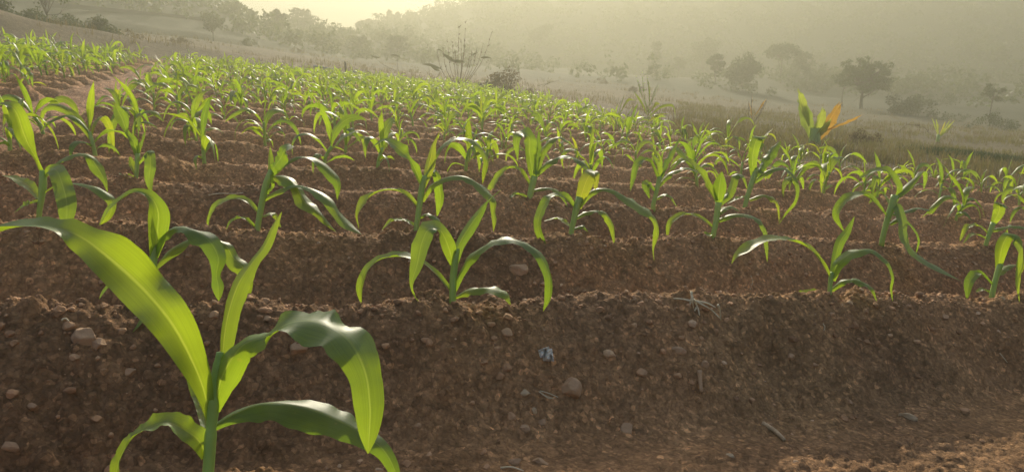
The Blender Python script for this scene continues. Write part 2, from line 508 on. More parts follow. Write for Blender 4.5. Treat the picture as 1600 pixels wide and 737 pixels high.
M_ORANGE = leaf_mat('yellowed_leaf', (0.36, 0.19, 0.04), (0.50, 0.28, 0.05), (0.75, 0.40, 0.05), amt=0.5, rough=0.5, rib=(0.5, 0.3, 0.08), edge_dry=((0.16, 0.09, 0.03), 14.0, 0.60))
M_WALL = simple('weathered_concrete', (0.04, 0.045, 0.035), (0.07, 0.07, 0.055), 1.5, 0.9, 0.3)
M_PIPE = simple('grey_pipe', (0.12, 0.14, 0.15), (0.2, 0.22, 0.23), 5, 0.6, 0.1)

# ------------------------------------------------------------------ ground sheet
def build_ground():
    fa = np.linspace(-math.radians(49), math.radians(49), 1400)
    ca = np.linspace(math.radians(49), 2 * math.pi - math.radians(49), 64)[1:-1]
    ang = np.concatenate([fa, ca])
    r = [0.03]
    while r[-1] < 0.62: r.append(r[-1] * 1.06)
    while r[-1] < 174:
        x = r[-1]
        st = 0.0031 if x < 3 else (0.0031 + (x - 3) * 0.0007 if x < 9 else (0.0075 if x < 40 else 0.014))
        r.append(x * (1 + st))
    r = np.array(r)
    R, Aa = np.meshgrid(r, ang, indexing='ij')
    X = (R * np.sin(Aa)).ravel(); Y = (R * np.cos(Aa)).ravel()
    Z = height(X, Y)
    n, k = len(r), len(ang)
    me = bpy.data.meshes.new('ground')
    idx = np.arange(n * k).reshape(n, k)
    nx = np.roll(idx, -1, axis=1)
    quads = np.stack([idx[:-1], idx[1:], nx[1:], nx[:-1]], -1).reshape(-1, 4)
    c = n * k
    tri = np.stack([np.full(k, c), idx[0], nx[0]], -1)
    V = np.concatenate([np.stack([X, Y, Z], -1), [[0, 0, Z[:k].mean()]]])
    me.vertices.add(len(V)); me.vertices.foreach_set('co', V.astype(np.float32).ravel())
    nl = quads.size + tri.size
    me.loops.add(nl); me.loops.foreach_set('vertex_index', np.concatenate([quads.ravel(), tri.ravel()]).astype(np.int32))
    me.polygons.add(len(quads) + len(tri))
    st = np.concatenate([np.arange(len(quads)) * 4, quads.size + np.arange(len(tri)) * 3]).astype(np.int32)
    me.polygons.foreach_set('loop_start', st)
    me.update(calc_edges=True)
    me.validate()
    me.polygons.foreach_set('use_smooth', np.ones(len(me.polygons), bool))
    # earth colours (what the soil itself is)
    x, y = V[:, 0], V[:, 1]
    p, q = pq(x, y)
    rr = np.hypot(x, y)
    fd = field_dist(x, y)
    soil = np.array([0.47, 0.255, 0.118])
    redd = np.array([0.44, 0.25, 0.145])
    dry = np.array([0.20, 0.145, 0.08])
    grn = np.array([0.165, 0.135, 0.07])
    wood = np.array([0.06, 0.065, 0.035])
    C = np.tile(soil, (len(x), 1))

    def mix(C, c, w):
        return C * (1 - w[:, None]) + c * w[:, None]
    C = mix(C, np.array([0.54, 0.30, 0.142]), np.clip(0.5 + 1.2 * fbm(p * 1.2, q * 1.2, 3, 80), 0, 1))
    moss = sstep(0.02, 0.26, fbm(p * 2.6, q * 2.6, 4, 84)) * sstep(3.0, 1.6, rr) * sstep(0.75, 1.15, q)
    C = mix(C, np.array([0.19, 0.16, 0.075]), moss * 0.22)
    dmp = sstep(0.0, 0.35, fbm(p * 1.7 + 4, q * 1.3, 5, 82)) * sstep(4.5, 2.5, rr)
    C = mix(C, np.array([0.30, 0.17, 0.085]), dmp * 0.75)
    C = mix(C, redd, path_mask(p, q) * 0.85 * (fd > 0))
    out = sstep(0.1, -0.5, fd)
    patch = np.clip(0.5 + 1.6 * fbm(x * 0.12, y * 0.3, 3, 88), 0, 1)
    dm = dry * (1 - patch[:, None]) + np.array([0.14, 0.11, 0.06]) * patch[:, None]
    ph = np.arctan2(x, y)
    gm = sstep(0.10, 0.42, ph + 0.25 * fbm(x * 0.3, y * 0.5, 3, 89)) * sstep(9, 13, rr)
    dm = dm * (1 - 0.75 * gm[:, None]) + grn * 0.75 * gm[:, None]
    C = np.where(out[:, None] > 0, C * (1 - out[:, None]) + dm * out[:, None], C)
    wm = sstep(28, 52, rr)
    C = mix(C, wood, wm)
    at = me.color_attributes.new('tint', 'FLOAT_COLOR', 'POINT')
    c4 = np.ones((len(x), 4), np.float32); c4[:, :3] = C
    at.data.foreach_set('color', c4.ravel())
    me.materials.append(M_SOIL)
    o = bpy.data.objects.new('ground', me); COL.objects.link(o)
    tag(o, kind='structure')


build_ground()

# ------------------------------------------------------------------ leaf blade
def blade(C, W, Sd, ncross=7, fold=0.28, wave=0.0, wfreq=5.0, seed=0, uvlen=True):
    """C centre points, W half widths, Sd unit side vectors -> verts, faces, uv"""
    C = np.asarray(C); n = len(C)
    T = norm(np.gradient(C, axis=0))
    Sd = norm(Sd - (Sd * T).sum(-1, keepdims=True) * T)
    Nn = np.cross(Sd, T)
    us = np.linspace(-1, 1, ncross)
    v = []; uv = []
    rs = np.random.default_rng(seed)
    ph1, ph2 = rs.uniform(0, 6.28, 2)
    L = np.concatenate([[0], np.cumsum(np.linalg.norm(np.diff(C, axis=0), axis=1))]); L /= L[-1]
    rn = [5.0 * fbm(L * wfreq * (1.0 + 0.25 * sd_) * 1.7 + 50 * ph1, L * 0 + ph2 * 7 + 13 * sd_, 3, seed % 97) for sd_ in (0, 1)]
    for i in range(n):
        fo = fold * (1 - 0.6 * L[i])
        wv = wave * math.sin(math.pi * min(1, L[i] * 1.15)) if L[i] < 0.87 else wave * 0.1
        for u in us:
            ripple = wv * rn[0 if u < 0 else 1][i] * abs(u) ** 1.5
            v.append(C[i] + Sd[i] * (u * W[i] * (1 - 0.25 * fo * abs(u))) + Nn[i] * W[i] * (fo * (abs(u) ** 1.15) + ripple))
            uv.append((u, L[i]))
    f = []
    for i in range(n - 1):
        for j in range(ncross - 1):
            a = i * ncross + j
            f.append((a, a + 1, a + ncross + 1, a + ncross))
    return np.array(v), f, uv


# ------------------------------------------------------------------ traced maize plants
RIGHT = np.array([1.0, 0, 0]); UP = np.array([0, sp, cp]); FWD = np.array([0, cp, -sp])


def traced_leaf(pts, depth, D, c=0.72, seed=0, nseg=34, fold=0.42, wave=0.13, ncross=7):
    own_c = len(pts[0]) == 4
    pts = np.asarray(pts, float)
    Q = catmull(pts, nseg)
    L = np.concatenate([[0], np.cumsum(np.hypot(np.diff(Q[:, 0]), np.diff(Q[:, 1])))]); L /= L[-1]
    P = []
    for (x, y, w), s in zip(Q[:, :3], L):
        P.append(CAM + ray(x, y) * (depth + D * (0.6 * s + 0.4 * math.sin(s * 2.2))))
    P = np.array(P)
    t = np.gradient(Q[:, :2], axis=0); t[:, 1] *= -1
    t = norm(t)
    sgn = 1.0 if (Q[-1, 0] - Q[0, 0]) > 0 else -1.0
    perp = np.stack([-t[:, 1], t[:, 0]], -1) * sgn
    if own_c:
        c = np.clip(Q[:, 3], 0.2, 0.97)
    else:
        c = c * (1 - 0.58 * np.abs(t[:, 0]) ** 3 * np.clip(L * 4, 0, 1))
    c_ = c; c = c[:, None]
    s_ = np.sqrt(1 - c * c)
    Sd = c * (perp[:, :1] * RIGHT + perp[:, 1:] * UP) + s_ * FWD
    sc = (depth + D * L * 0.5) / F
    W = np.maximum(Q[:, 2], 1.2) * (0.44 if own_c else 0.42) * sc / (np.maximum(c_, 0.46 if own_c else 0.5) * 0.95)
    W[-1] = 0.0006
    return blade(P, W, Sd, ncross, fold, wave, 3.5 + 3 * ((seed * 37) % 10) / 10, seed)


def traced_plant(label, group, base, stem, leaves, seed=0, k=None, hero=False):
    b = on_plane(*base)
    if k is not None:           # slide along the ray until the row's crest line
        d = ray(*base)
        t0 = (D0 + k * S_ROW) / (-ST * d[0] + CT * d[1])
        b = CAM + d * t0
    depth = float(np.dot(b - CAM, FWD))
    loc = np.array([b[0], b[1], b[2]])
    root = empty('maize_plant', loc)
    tag(root, label, 'maize plant', group)
    P = [CAM + ray(x, y) * depth for x, y, w in stem]
    R = [w * 0.5 * depth / F for x, y, w in stem]
    P = [P[0] - np.array([0, 0, 0.035])] + P; R = [R[0] * 1.05] + R
    Q = catmull(np.column_stack([np.array(P), R]), 16 if hero else 10)
    v, f, uv = tube(Q[:, :3], np.maximum(Q[:, 3], 0.0008), 12 if hero else 8)
    if hero:
        Q = catmull(np.column_stack([np.array(P), R]), 40)
        fr = (np.linspace(0, 1, 40) * 4.3) % 1.0
        v, f, uv = tube(Q[:, :3], Q[:, 3] * (0.92 + 0.16 * fr ** 1.5), 14)
    mb = MB(); mb.add(v, f, uv)
    if False:                    # node ring
        for hgt in (0.52,):
            i = int(len(Q) * hgt)
            v, f, uv = tube([Q[i, :3] - UP * 0.004, Q[i, :3], Q[i, :3] + UP * 0.004], [Q[i, 3] * 1.02, Q[i, 3] * 1.14, Q[i, 3] * 1.02], 12, False)
            mb.add(v, f, uv)
    o = link('stem', mb.v, mb.f, M_STEM, root, mb.uv, True, loc)
    for i, lf in enumerate(leaves):
        pts, D = lf[0], lf[1]
        kw = dict(lf[2]) if len(lf) > 2 else {}
        if hero: kw.setdefault('nseg', 70); kw.setdefault('ncross', 13)
        v, f, uv = traced_leaf(pts, depth, D, seed=seed * 13 + i, **kw)
        link('leaf', v, f, M_LEAF, root, uv, True, loc)
    return root, b


PLANTS = []      # (row, along, object) of the traced ones
GR = 'young maize plants in ridged rows'
TR = [
 ('large young maize plant nearest the camera, broad leaves arching, base cut off', -1, (325, 760),
  [(324, 762, 20), (327, 715, 18), (330, 668, 17), (334, 630, 19), (338, 590, 17), (344, 550, 12)], [
  ([(328, 655, 12, .9), (322, 622, 24, .9), (307, 578, 40, .9), (272, 510, 62, .9), (226, 453, 72, .88), (172, 404, 64, .85), (130, 372, 42, .75), (94, 358, 24, .4), (50, 353, 28, .24), (0, 362, 34, .26), (-60, 398, 20, .6)], -0.10, dict(fold=0.5, wave=0.30)),
  ([(346, 580, 24), (350, 530, 36), (357, 488, 42), (373, 442, 44), (396, 408, 24), (415, 383, 22), (428, 355, 16), (440, 331, 2)], 0.03, dict(c=0.85, fold=0.45, wave=0.03)),
  ([(334, 640, 20, .9), (348, 585, 56, .9), (378, 540, 44, .8), (415, 525, 34, .6), (456, 503, 38, .26), (504, 504, 44, .2), (545, 531, 46, .36), (570, 579, 47, .75), (578, 632, 46, .85), (577, 676, 30, .88), (575, 708, 2, .9)], -0.08, dict(fold=0.3, wave=0.20)),
  ([(331, 668, 12), (367, 646, 24), (415, 629, 36), (474, 635, 42), (527, 655, 38), (569, 678, 30), (598, 701, 26), (616, 732, 20), (624, 765, 3)], 0.05, dict(c=0.85, fold=0.55, wave=0.10)),
  ([(322, 712, 16), (312, 690, 26), (296, 676, 24), (261, 660, 24), (219, 674, 18), (197, 697, 26), (184, 727, 36), (176, 775, 8)], -0.03, dict(c=0.72, fold=0.35, wave=0.16)),
  ([(325, 690, 10), (315, 640, 16), (300, 600, 12), (286, 560, 3)], 0.08, dict(c=0.8)),
 ]),
 ('bushy maize plant on the front ridge, half behind the nearest plant', 0, (234, 482),
  [(232, 482, 9), (236, 440, 12), (240, 400, 13), (245, 380, 10)], [
  ([(240, 402, 12), (246, 361, 28), (247, 331, 30), (236, 309, 14), (212, 300, 9), (190, 311, 15), (171, 326, 13), (161, 342, 8), (155, 352, 1)], -0.05, dict(c=0.8)),
  ([(244, 400, 8), (250, 361, 9), (256, 313, 1)], 0.02, dict(c=0.8, wave=0)),
  ([(240, 402, 10), (247, 378, 22), (266, 359, 22), (288, 355, 18), (307, 362, 20), (327, 376, 26), (341, 402, 26), (338, 429, 12), (341, 448, 17), (342, 470, 3)], -0.06, dict(c=0.78)),
  ([(242, 418, 10), (266, 391, 22), (294, 374, 16), (321, 369, 14), (351, 382, 18), (364, 402, 22), (380, 418, 22), (387, 440, 18), (382, 467, 14), (379, 480, 2)], 0.08, dict(c=0.75)),
  ([(232, 465, 5), (205, 440, 10), (178, 443, 11), (163, 456, 12), (155, 467, 2)], 0.05),
  ([(232, 470, 6), (232, 488, 15), (222, 503, 10), (207, 519, 2)], -0.04)]),
 ('fountain shaped maize plant in the middle of the front ridge, two wide arches', 0, (706, 475),
  [(707, 476, 11), (708, 436, 11), (711, 408, 11), (714, 388, 9)], [
  ([(711, 410, 12), (718, 381, 19), (735, 352, 22), (752, 328, 13), (762, 314, 4), (783, 296, 1)], 0.03, dict(c=0.9, fold=0.4, wave=0.02)),
  ([(708, 412, 12), (700, 384, 24), (688, 360, 20), (670, 358, 26), (659, 380, 31), (652, 412, 25), (643, 443, 7), (648, 462, 3), (654, 470, 1)], -0.10, dict(c=0.85, fold=0.15)),
  ([(709, 453, 8), (721, 423, 14), (744, 394, 17), (777, 375, 17), (809, 375, 16), (839, 394, 15), (857, 427, 15), (858, 462, 14), (849, 486, 2)], -0.07, dict(c=0.62)),
  ([(704, 453, 6), (682, 427, 8), (656, 408, 9), (630, 401, 18), (598, 404, 14), (575, 420, 16), (563, 449, 16), (565, 476, 2)], 0.05, dict(c=0.65)),
  ([(711, 464, 5), (735, 453, 11), (761, 449, 15), (787, 458, 15), (798, 476, 2)], -0.06),
  ([(704, 476, 4), (682, 464, 9), (663, 462, 10), (651, 473, 3)], 0.05)]),
 ('maize plant on the front ridge just right of the pale dry root', 0, (1297, 463),
  [(1296, 463, 7), (1298, 435, 7), (1301, 425, 6)], [
  ([(1299, 434, 7), (1305, 404, 12), (1313, 377, 15), (1325, 359, 10), (1335, 338, 1)], 0.03, dict(c=0.9, wave=0.02)),
  ([(1300, 438, 8), (1308, 413, 14), (1330, 395, 16), (1360, 389, 13), (1385, 407, 12), (1396, 432, 12), (1394, 451, 11), (1395, 470, 2)], -0.06, dict(c=0.66)),
  ([(1297, 436, 7), (1286, 413, 11), (1264, 388, 12), (1236, 376, 12), (1209, 373, 15), (1181, 380, 15), (1162, 392, 14), (1150, 400, 6), (1143, 412, 1)], -0.06, dict(c=0.66)),
  ([(1299, 453, 6), (1322, 437, 9), (1344, 439, 11), (1363, 451, 12), (1370, 470, 3)], -0.05),
  ([(1295, 460, 4), (1269, 457, 9), (1250, 463, 12), (1236, 466, 2)], 0.03)]),
 ('maize plant at the right end of the front ridge, one broad leaf hanging', 0, (1550, 462),
  [(1550, 462, 8), (1556, 435, 8), (1563, 412, 9)], [
  ([(1560, 420, 9), (1566, 385, 19), (1578, 366, 14), (1596, 374, 24), (1597, 412, 24), (1592, 444, 14), (1593, 472, 1)], -0.08, dict(c=0.85)),
  ([(1551, 446, 7), (1530, 427, 8), (1515, 440, 12), (1511, 466, 3)], -0.03),
  ([(1556, 430, 6), (1575, 416, 7), (1588, 413, 2)], 0.05),
  ([(1562, 410, 8), (1568, 380, 12), (1574, 358, 1)], 0.04, dict(wave=0.02)),
  ([(1549, 460, 4), (1536, 452, 6), (1525, 456, 2)], 0.02)]),
 ('tall leaning maize plant on the second ridge with leaves trailing down to the right', 1, (402, 360),
  [(402, 360, 9), (409, 318, 10), (416, 288, 11), (425, 266, 10)], [
  ([(422, 275, 10), (428, 262, 18), (438, 248, 27), (446, 233, 24), (459, 230, 8)], -0.05, dict(c=0.88, fold=0.2)),
  ([(422, 272, 8), (423, 250, 8), (422, 229, 1)], 0.03, dict(wave=0)),
  ([(424, 276, 5), (454, 249, 8), (478, 245, 9), (503, 257, 14), (522, 276, 17), (528, 292, 10), (527, 312, 1)], 0.07, dict(c=0.65)),
  ([(423, 276, 6), (446, 278, 20), (462, 292, 16), (475, 314, 24), (494, 330, 12), (508, 346, 8), (525, 362, 1)], -0.10, dict(c=0.8)),
  ([(413, 310, 9), (437, 296, 11), (462, 289, 8), (486, 295, 10), (511, 311, 15), (524, 330, 12), (541, 349, 14), (565, 366, 1)], -0.14, dict(c=0.7)),
  ([(404, 332, 5), (386, 314, 8), (364, 311, 9), (340, 321, 15), (327, 341, 10), (325, 361, 1)], 0.04),
  ([(401, 356, 4), (380, 341, 6), (362, 346, 8), (353, 359, 2)], -0.03),
  ([(406, 338, 4), (427, 334, 8), (439, 355, 2)], 0.04),
  ([(416, 300, 8), (424, 290, 11), (423, 272, 5)], -0.03)]),
 ('tall maize plant on the second ridge right behind the fountain shaped one', 1, (650, 360),
  [(650, 360, 8), (655, 324, 9), (660, 290, 10), (664, 275, 9)], [
  ([(661, 292, 9), (669, 263, 20), (674, 243, 16), (678, 225, 8), (687, 206, 1)], 0.02, dict(c=0.88, wave=0.03)),
  ([(659, 288, 8), (648, 263, 14), (640, 248, 6), (630, 239, 18), (616, 227, 16), (599, 220, 8), (581, 231, 1)], -0.08, dict(c=0.82)),
  ([(664, 275, 5), (682, 240, 9), (691, 227, 12), (711, 216, 14), (733, 217, 13), (750, 231, 11), (760, 251, 10), (757, 270, 8), (754, 287, 1)], 0.12, dict(c=0.66)),
  ([(659, 313, 8), (672, 292, 11), (691, 279, 11), (716, 274, 11), (738, 281, 12), (757, 297, 15), (771, 312, 14), (771, 330, 8), (773, 343, 8), (771, 362, 1)], -0.10, dict(c=0.66)),
  ([(664, 280, 6), (679, 268, 11), (686, 288, 14), (688, 312, 15), (683, 338, 2)], 0.10, dict(c=0.8)),
  ([(653, 323, 6), (635, 305, 8), (613, 297, 10), (589, 301, 11), (567, 318, 16), (558, 336, 6), (561, 357, 1)], -0.03, dict(c=0.66)),
  ([(649, 353, 4), (630, 344, 7), (611, 346, 8), (597, 359, 2)], 0.04),
  ([(655, 340, 4), (669, 334, 7), (683, 343, 8), (687, 353, 2)], -0.04)]),
 ('maize plant on the second ridge with flat topped whorl, twisted leaf hanging right', 1, (892, 366),
  [(892, 366, 8), (897, 342, 9), (901, 324, 11), (906, 308, 12)], [
  ([(903, 325, 12), (911, 297, 23), (921, 274, 26), (933, 272, 10), (930, 296, 8)], -0.03, dict(c=0.9, fold=0.15, wave=0.03)),
  ([(903, 321, 10), (927, 298, 10), (953, 295, 8), (978, 308, 16), (1004, 325, 20), (1019, 337, 12), (1026, 352, 10), (1026, 368, 13), (1021, 388, 4), (1022, 407, 1)], -0.10, dict(c=0.72)),
  ([(900, 327, 7), (883, 309, 12), (861, 308, 14), (845, 330, 16), (841, 355, 14), (849, 380, 10), (850, 400, 1)], -0.07, dict(c=0.72)),
  ([(899, 341, 5), (920, 330, 8), (942, 331, 9), (955, 351, 12), (961, 384, 3)], 0.07),
  ([(893, 358, 4), (909, 353, 7), (919, 362, 1)], 0.03),
  ([(893, 355, 4), (872, 342, 7), (850, 345, 2)], 0.06)]),
 ('maize plant on the second ridge with a broad bright rosette of upright leaves', 1, (1114, 370),
  [(1114, 370, 8), (1118, 350, 9), (1121, 330, 10), (1123, 316, 11)], [
  ([(1122, 318, 12), (1124, 292, 23), (1128, 268, 3)], -0.03, dict(c=0.9, wave=0.03)),
  ([(1125, 318, 8), (1142, 298, 13), (1150, 274, 13), (1162, 277, 9), (1168, 296, 2)], 0.04, dict(c=0.8)),
  ([(1119, 314, 8), (1102, 282, 17), (1082, 258, 15), (1065, 252, 7), (1042, 272, 1)], -0.05, dict(c=0.8)),
  ([(1120, 345, 6), (1150, 334, 9), (1179, 339, 10), (1196, 358, 11), (1199, 384, 12), (1199, 409, 2)], -0.14, dict(c=0.66)),
  ([(1117, 359, 5), (1098, 343, 7), (1073, 335, 8), (1048, 347, 9), (1042, 373, 2)], 0.05),
  ([(1114, 368, 4), (1103, 367, 8), (1094, 372, 3)], -0.03),
  ([(1121, 335, 6), (1140, 322, 8), (1156, 330, 2)], 0.06)]),
 ('maize plant on the second ridge, long dark leaf trailing down to the right', 1, (1379, 371),
  [(1379, 372, 8), (1386, 345, 9), (1394, 320, 11), (1398, 305, 11)], [
  ([(1397, 314, 12), (1402, 292, 17), (1388, 270, 15), (1366, 267, 9), (1342, 279, 2)], 0.03, dict(c=0.85)),
  ([(1399, 308, 8), (1419, 290, 9), (1444, 267, 1)], 0.03, dict(wave=0.02)),
  ([(1387, 341, 6), (1368, 318, 10), (1346, 304, 14), (1322, 312, 11), (1306, 335, 9), (1319, 362, 1)], -0.04, dict(c=0.7)),
  ([(1397, 318, 10), (1405, 325, 18), (1411, 345, 22), (1413, 371, 20), (1431, 397, 18), (1460, 416, 14), (1502, 439, 1)], -0.22, dict(c=0.85, fold=0.2)),
  ([(1390, 350, 5), (1410, 340, 8), (1428, 356, 7), (1437, 375, 10), (1431, 398, 2)], 0.04),
  ([(1394, 335, 4), (1415, 330, 6), (1433, 325, 6), (1452, 329, 5), (1440, 340, 1)], 0.08),
  ([(1392, 322, 6), (1376, 302, 9), (1358, 318, 2)], 0.10)]),
 ('stubby maize plant on the second ridge nearest the right photo edge', 1, (1541, 380),
  [(1541, 380, 6), (1547, 362, 7), (1552, 348, 8)], [
  ([(1551, 351, 8), (1561, 330, 17), (1562, 318, 14), (1574, 323, 6)], -0.03, dict(c=0.88)),
  ([(1545, 368, 5), (1530, 354, 7), (1511, 355, 7), (1500, 376, 2)], 0.03),
  ([(1550, 360, 5), (1578, 353, 7), (1602, 356, 6), (1612, 372, 1)], -0.05),
  ([(1543, 374, 4), (1520, 366, 5), (1505, 380, 1)], -0.04)]),
 ('wide leaved maize plant on the second ridge at the left photo edge', 1, (61, 336),
  [(61, 336, 8), (64, 315, 9), (67, 290, 12), (67, 266, 10)], [
  ([(65, 268, 6), (55, 245, 6), (45, 227, 16), (36, 206, 24), (27, 179, 20), (14, 165, 13), (-8, 168, 14), (-25, 190, 2)], -0.10, dict(c=0.8)),
  ([(70, 275, 8), (80, 263, 11), (94, 250, 15), (116, 241, 11), (137, 243, 9), (152, 262, 17), (163, 281, 8), (168, 300, 1)], 0.08, dict(c=0.75)),
  ([(69, 275, 9), (76, 264, 14), (88, 266, 22), (97, 287, 27), (104, 316, 27), (104, 342, 18), (102, 360, 1)], -0.14, dict(c=0.88, fold=0.15)),
  ([(62, 312, 7), (46, 292, 12), (24, 279, 10), (2, 274, 1)], 0.06),
  ([(68, 300, 5), (88, 288, 6), (110, 286, 7), (134, 288, 9), (158, 298, 11), (175, 316, 11), (170, 338, 8), (157, 351, 1)], -0.08),
  ([(61, 315, 6), (40, 321, 11), (22, 333, 3)], -0.03)]),
 ('slim maize plant alone on the third ridge at left, leaves held upright', 2, (214, 281),
  [(213, 281, 6), (214, 262, 7), (215, 240, 8)], [
  ([(215, 245, 8), (209, 222, 13), (198, 206, 7), (191, 186, 19), (183, 170, 12), (180, 162, 2)], -0.03, dict(c=0.88)),
  ([(215, 240, 7), (222, 215, 8), (231, 195, 1)], 0.02),
  ([(216, 255, 6), (232, 237, 14), (235, 258, 17), (233, 281, 12), (237, 305, 1)], -0.07, dict(c=0.85)),
  ([(213, 275, 5), (207, 259, 9), (203, 245, 3)], 0.02),
  ([(212, 279, 4), (200, 276, 6), (185, 271, 1)], -0.04),
  ([(214, 240, 5), (207, 200, 6), (221, 177, 7), (239, 174, 9), (256, 190, 1)], 0.06)]),
 ('stout maize plant on the third ridge with a broad cupped top leaf', 2, (826, 319),
  [(826, 319, 9), (830, 297, 10), (835, 275, 11)], [
  ([(834, 280, 12), (828, 243, 23), (826, 214, 22), (808, 214, 16), (809, 252, 1)], -0.04, dict(c=0.88, fold=0.2)),
  ([(838, 272, 8), (850, 232, 12), (872, 214, 9), (895, 228, 1)], 0.04),
  ([(836, 273, 8), (858, 253, 11), (883, 243, 12), (909, 253, 12), (924, 273, 2)], -0.06, dict(c=0.7)),
  ([(829, 290, 6), (810, 265, 8), (788, 267, 9), (768, 295, 12), (770, 325, 2)], 0.05),
  ([(826, 310, 4), (806, 304, 7), (785, 318, 2)], -0.04),
  ([(832, 297, 5), (858, 293, 8), (876, 304, 7), (890, 327, 1)], 0.06),
  ([(834, 272, 8), (838, 240, 14), (842, 205, 3)], 0.03)]),
 ('maize plant on the third ridge with a fan of thin leaves', 2, (1021, 319),
  [(1021, 319, 7), (1026, 298, 7), (1031, 276, 8)], [
  ([(1031, 278, 7), (1044, 247, 8), (1066, 211, 1)], 0.03),
  ([(1031, 276, 8), (1026, 256, 15), (1018, 240, 2)], -0.02),
  ([(1029, 282, 6), (1015, 253, 9), (997, 256, 11), (989, 282, 7), (985, 298, 1)], -0.04),
  ([(1029, 290, 6), (1048, 271, 8), (1074, 262, 9), (1096, 272, 2)], 0.05),
  ([(1025, 310, 4), (1044, 304, 7), (1058, 323, 2)], -0.04),
  ([(1031, 275, 6), (1043, 252, 8), (1057, 234, 1)], 0.05),
  ([(1024, 300, 5), (1010, 288, 12), (1015, 310, 2)], -0.06)]),
 ('tall maize plant on the third ridge with a hooked leaf curling down at its right', 2, (1163, 326),
  [(1163, 326, 7), (1170, 300, 8), (1178, 276, 9), (1182, 262, 8)], [
  ([(1178, 280, 10), (1176, 246, 15), (1183, 217, 17), (1196, 214, 4)], -0.03, dict(c=0.88)),
  ([(1181, 276, 8), (1203, 241, 15), (1220, 220, 2)], 0.03),
  ([(1178, 284, 7), (1203, 265, 10), (1228, 263, 11), (1248, 286, 13), (1245, 314, 10), (1228, 335, 6), (1217, 350, 1)], -0.08, dict(c=0.7)),
  ([(1171, 312, 5), (1195, 304, 8), (1215, 318, 9), (1218, 348, 2)], -0.04),
  ([(1170, 308, 4), (1152, 310, 6), (1136, 318, 1)], 0.03),
  ([(1182, 268, 6), (1200, 258, 7), (1222, 266, 2)], 0.09)]),
]
for i, (lab, k, base, stem, leaves) in enumerate(TR):
    r, b = traced_plant(lab, GR, base, stem, leaves, seed=i + 1, k=k, hero=(i == 0))
    p_, q_ = pq(b[0], b[1])
    PLANTS.append((k, q_, r))

# ------------------------------------------------------------------ generic maize plants
def gen_leaf(rs, h, az, length, e0, droop, wmax, seed, nseg=16, ncross=5):
    s = np.linspace(0, 1, nseg)
    kk = rs.uniform(0.25, 0.75); sh = 1 / (1 + np.exp(-(s - kk) * 11)); mixk = rs.uniform(0, 0.8)
    e = np.radians(e0 - droop * ((1 - mixk) * s ** 1.25 + mixk * sh))
    azs = az + rs.uniform(-0.9, 0.9) * s ** 1.5
    d = np.stack([np.cos(e) * np.cos(azs), np.cos(e) * np.sin(azs), np.sin(e)], -1)
    C = np.concatenate([[[0, 0, 0]], np.cumsum((d[:-1] + d[1:]) / 2 * length / (nseg - 1), axis=0)]) + np.array([0, 0, h])
    W = wmax * np.clip(np.minimum(0.35 + 2.2 * s, 1) * (1 - np.clip((s - 0.45) / 0.55, 0, 1) ** 1.8), 0.02, 1)
    side = np.stack([-np.sin(azs), np.cos(azs), np.zeros(nseg)], -1)
    T = norm(np.gradient(C, axis=0)); nn = np.cross(side, T)
    tw = rs.uniform(-1.5, 1.5) * s + rs.uniform(-0.3, 0.3)
    Sd = side * np.cos(tw)[:, None] + nn * np.sin(tw)[:, None]
    return blade(C, W, Sd, ncross, 0.35, 0.16, rs.uniform(2, 4), seed)


def gen_plant(seed, parts=True):
    rs = np.random.default_rng(seed + 500)
    hs = rs.uniform(0.09, 0.14)
    lean = rs.uniform(-0.03, 0.03, 2)
    zz = np.linspace(-0.03, hs, 7)
    P = np.stack([lean[0] * (zz / hs) ** 2, lean[1] * (zz / hs) ** 2, zz], -1)
    Rr = np.interp(zz, [-0.03, 0, hs], [0.008, 0.0085, 0.007])
    out = [('stem',) + tube(P, Rr, 7)]
    az0 = rs.uniform(-0.5, 0.5)
    nl = rs.integers(6, 9)
    for i in range(nl):
        fr = i / (nl - 1)
        az = az0 + (math.pi if i % 2 else 0) + rs.uniform(-0.9, 0.9)
        h = 0.012 + hs * (0.1 + 0.9 * fr) * 0.98
        ln = np.interp(fr, [0, 0.3, 0.65, 1], [0.13, 0.26, 0.33, 0.20]) * rs.uniform(0.8, 1.2)
        e0 = np.interp(fr, [0, 0.5, 1], [38, 62, 82]) + rs.uniform(-8, 8)
        dr = np.interp(fr, [0, 0.5, 0.8, 1], [100, 165, 140, 35]) * rs.uniform(0.75, 1.2)
        wm = np.interp(fr, [0, 0.4, 0.8, 1], [0.009, 0.017, 0.021, 0.013]) * rs.uniform(0.85, 1.15)
        out.append(('leaf',) + gen_leaf(rs, h, az, ln, e0, dr, wm, seed * 31 + i))
        off = P[-1] * np.array([1, 1, 0]) * min(1, h / hs) ** 2
        v = out[-1][1] + off
        out[-1] = ('leaf', v, out[-1][2], out[-1][3])
    return out


NT = 22
TPL = [gen_plant(s) for s in range(NT)]
TPL_MESH = {}
for t, pl in enumerate(TPL):
    ms = []
    for nm, v, f, uv in pl:
        o = link(nm, v, f, M_STEM if nm == 'stem' else M_LEAF, None, uv)
        ms.append((nm, o.data)); bpy.data.objects.remove(o)
    TPL_MESH[t] = ms


def joined(t, dec=1):
    mb = MB()
    for nm, v, f, uv in TPL[t]:
        mb.add(v, f, uv)
    return mb


JOIN = {}


def place(x, y, z, t, rz, sc, parts, label, group=GR):
    if parts:
        root = empty('maize_plant', (x, y, z), rz, sc)
        for nm, me in TPL_MESH[t]:
            o = bpy.data.objects.new(nm, me); COL.objects.link(o); o.parent = root
    else:
        if t not in JOIN:
            o = joined(t).build('maize_plant', M_LEAF)
            JOIN[t] = o.data
        else:
            o = bpy.data.objects.new('maize_plant', JOIN[t]); COL.objects.link(o)
        o.location = (x, y, z); o.rotation_euler = (0, 0, rz); o.scale = (sc,) * 3
        root = o
    tag(root, label, 'maize plant', group)
    return root


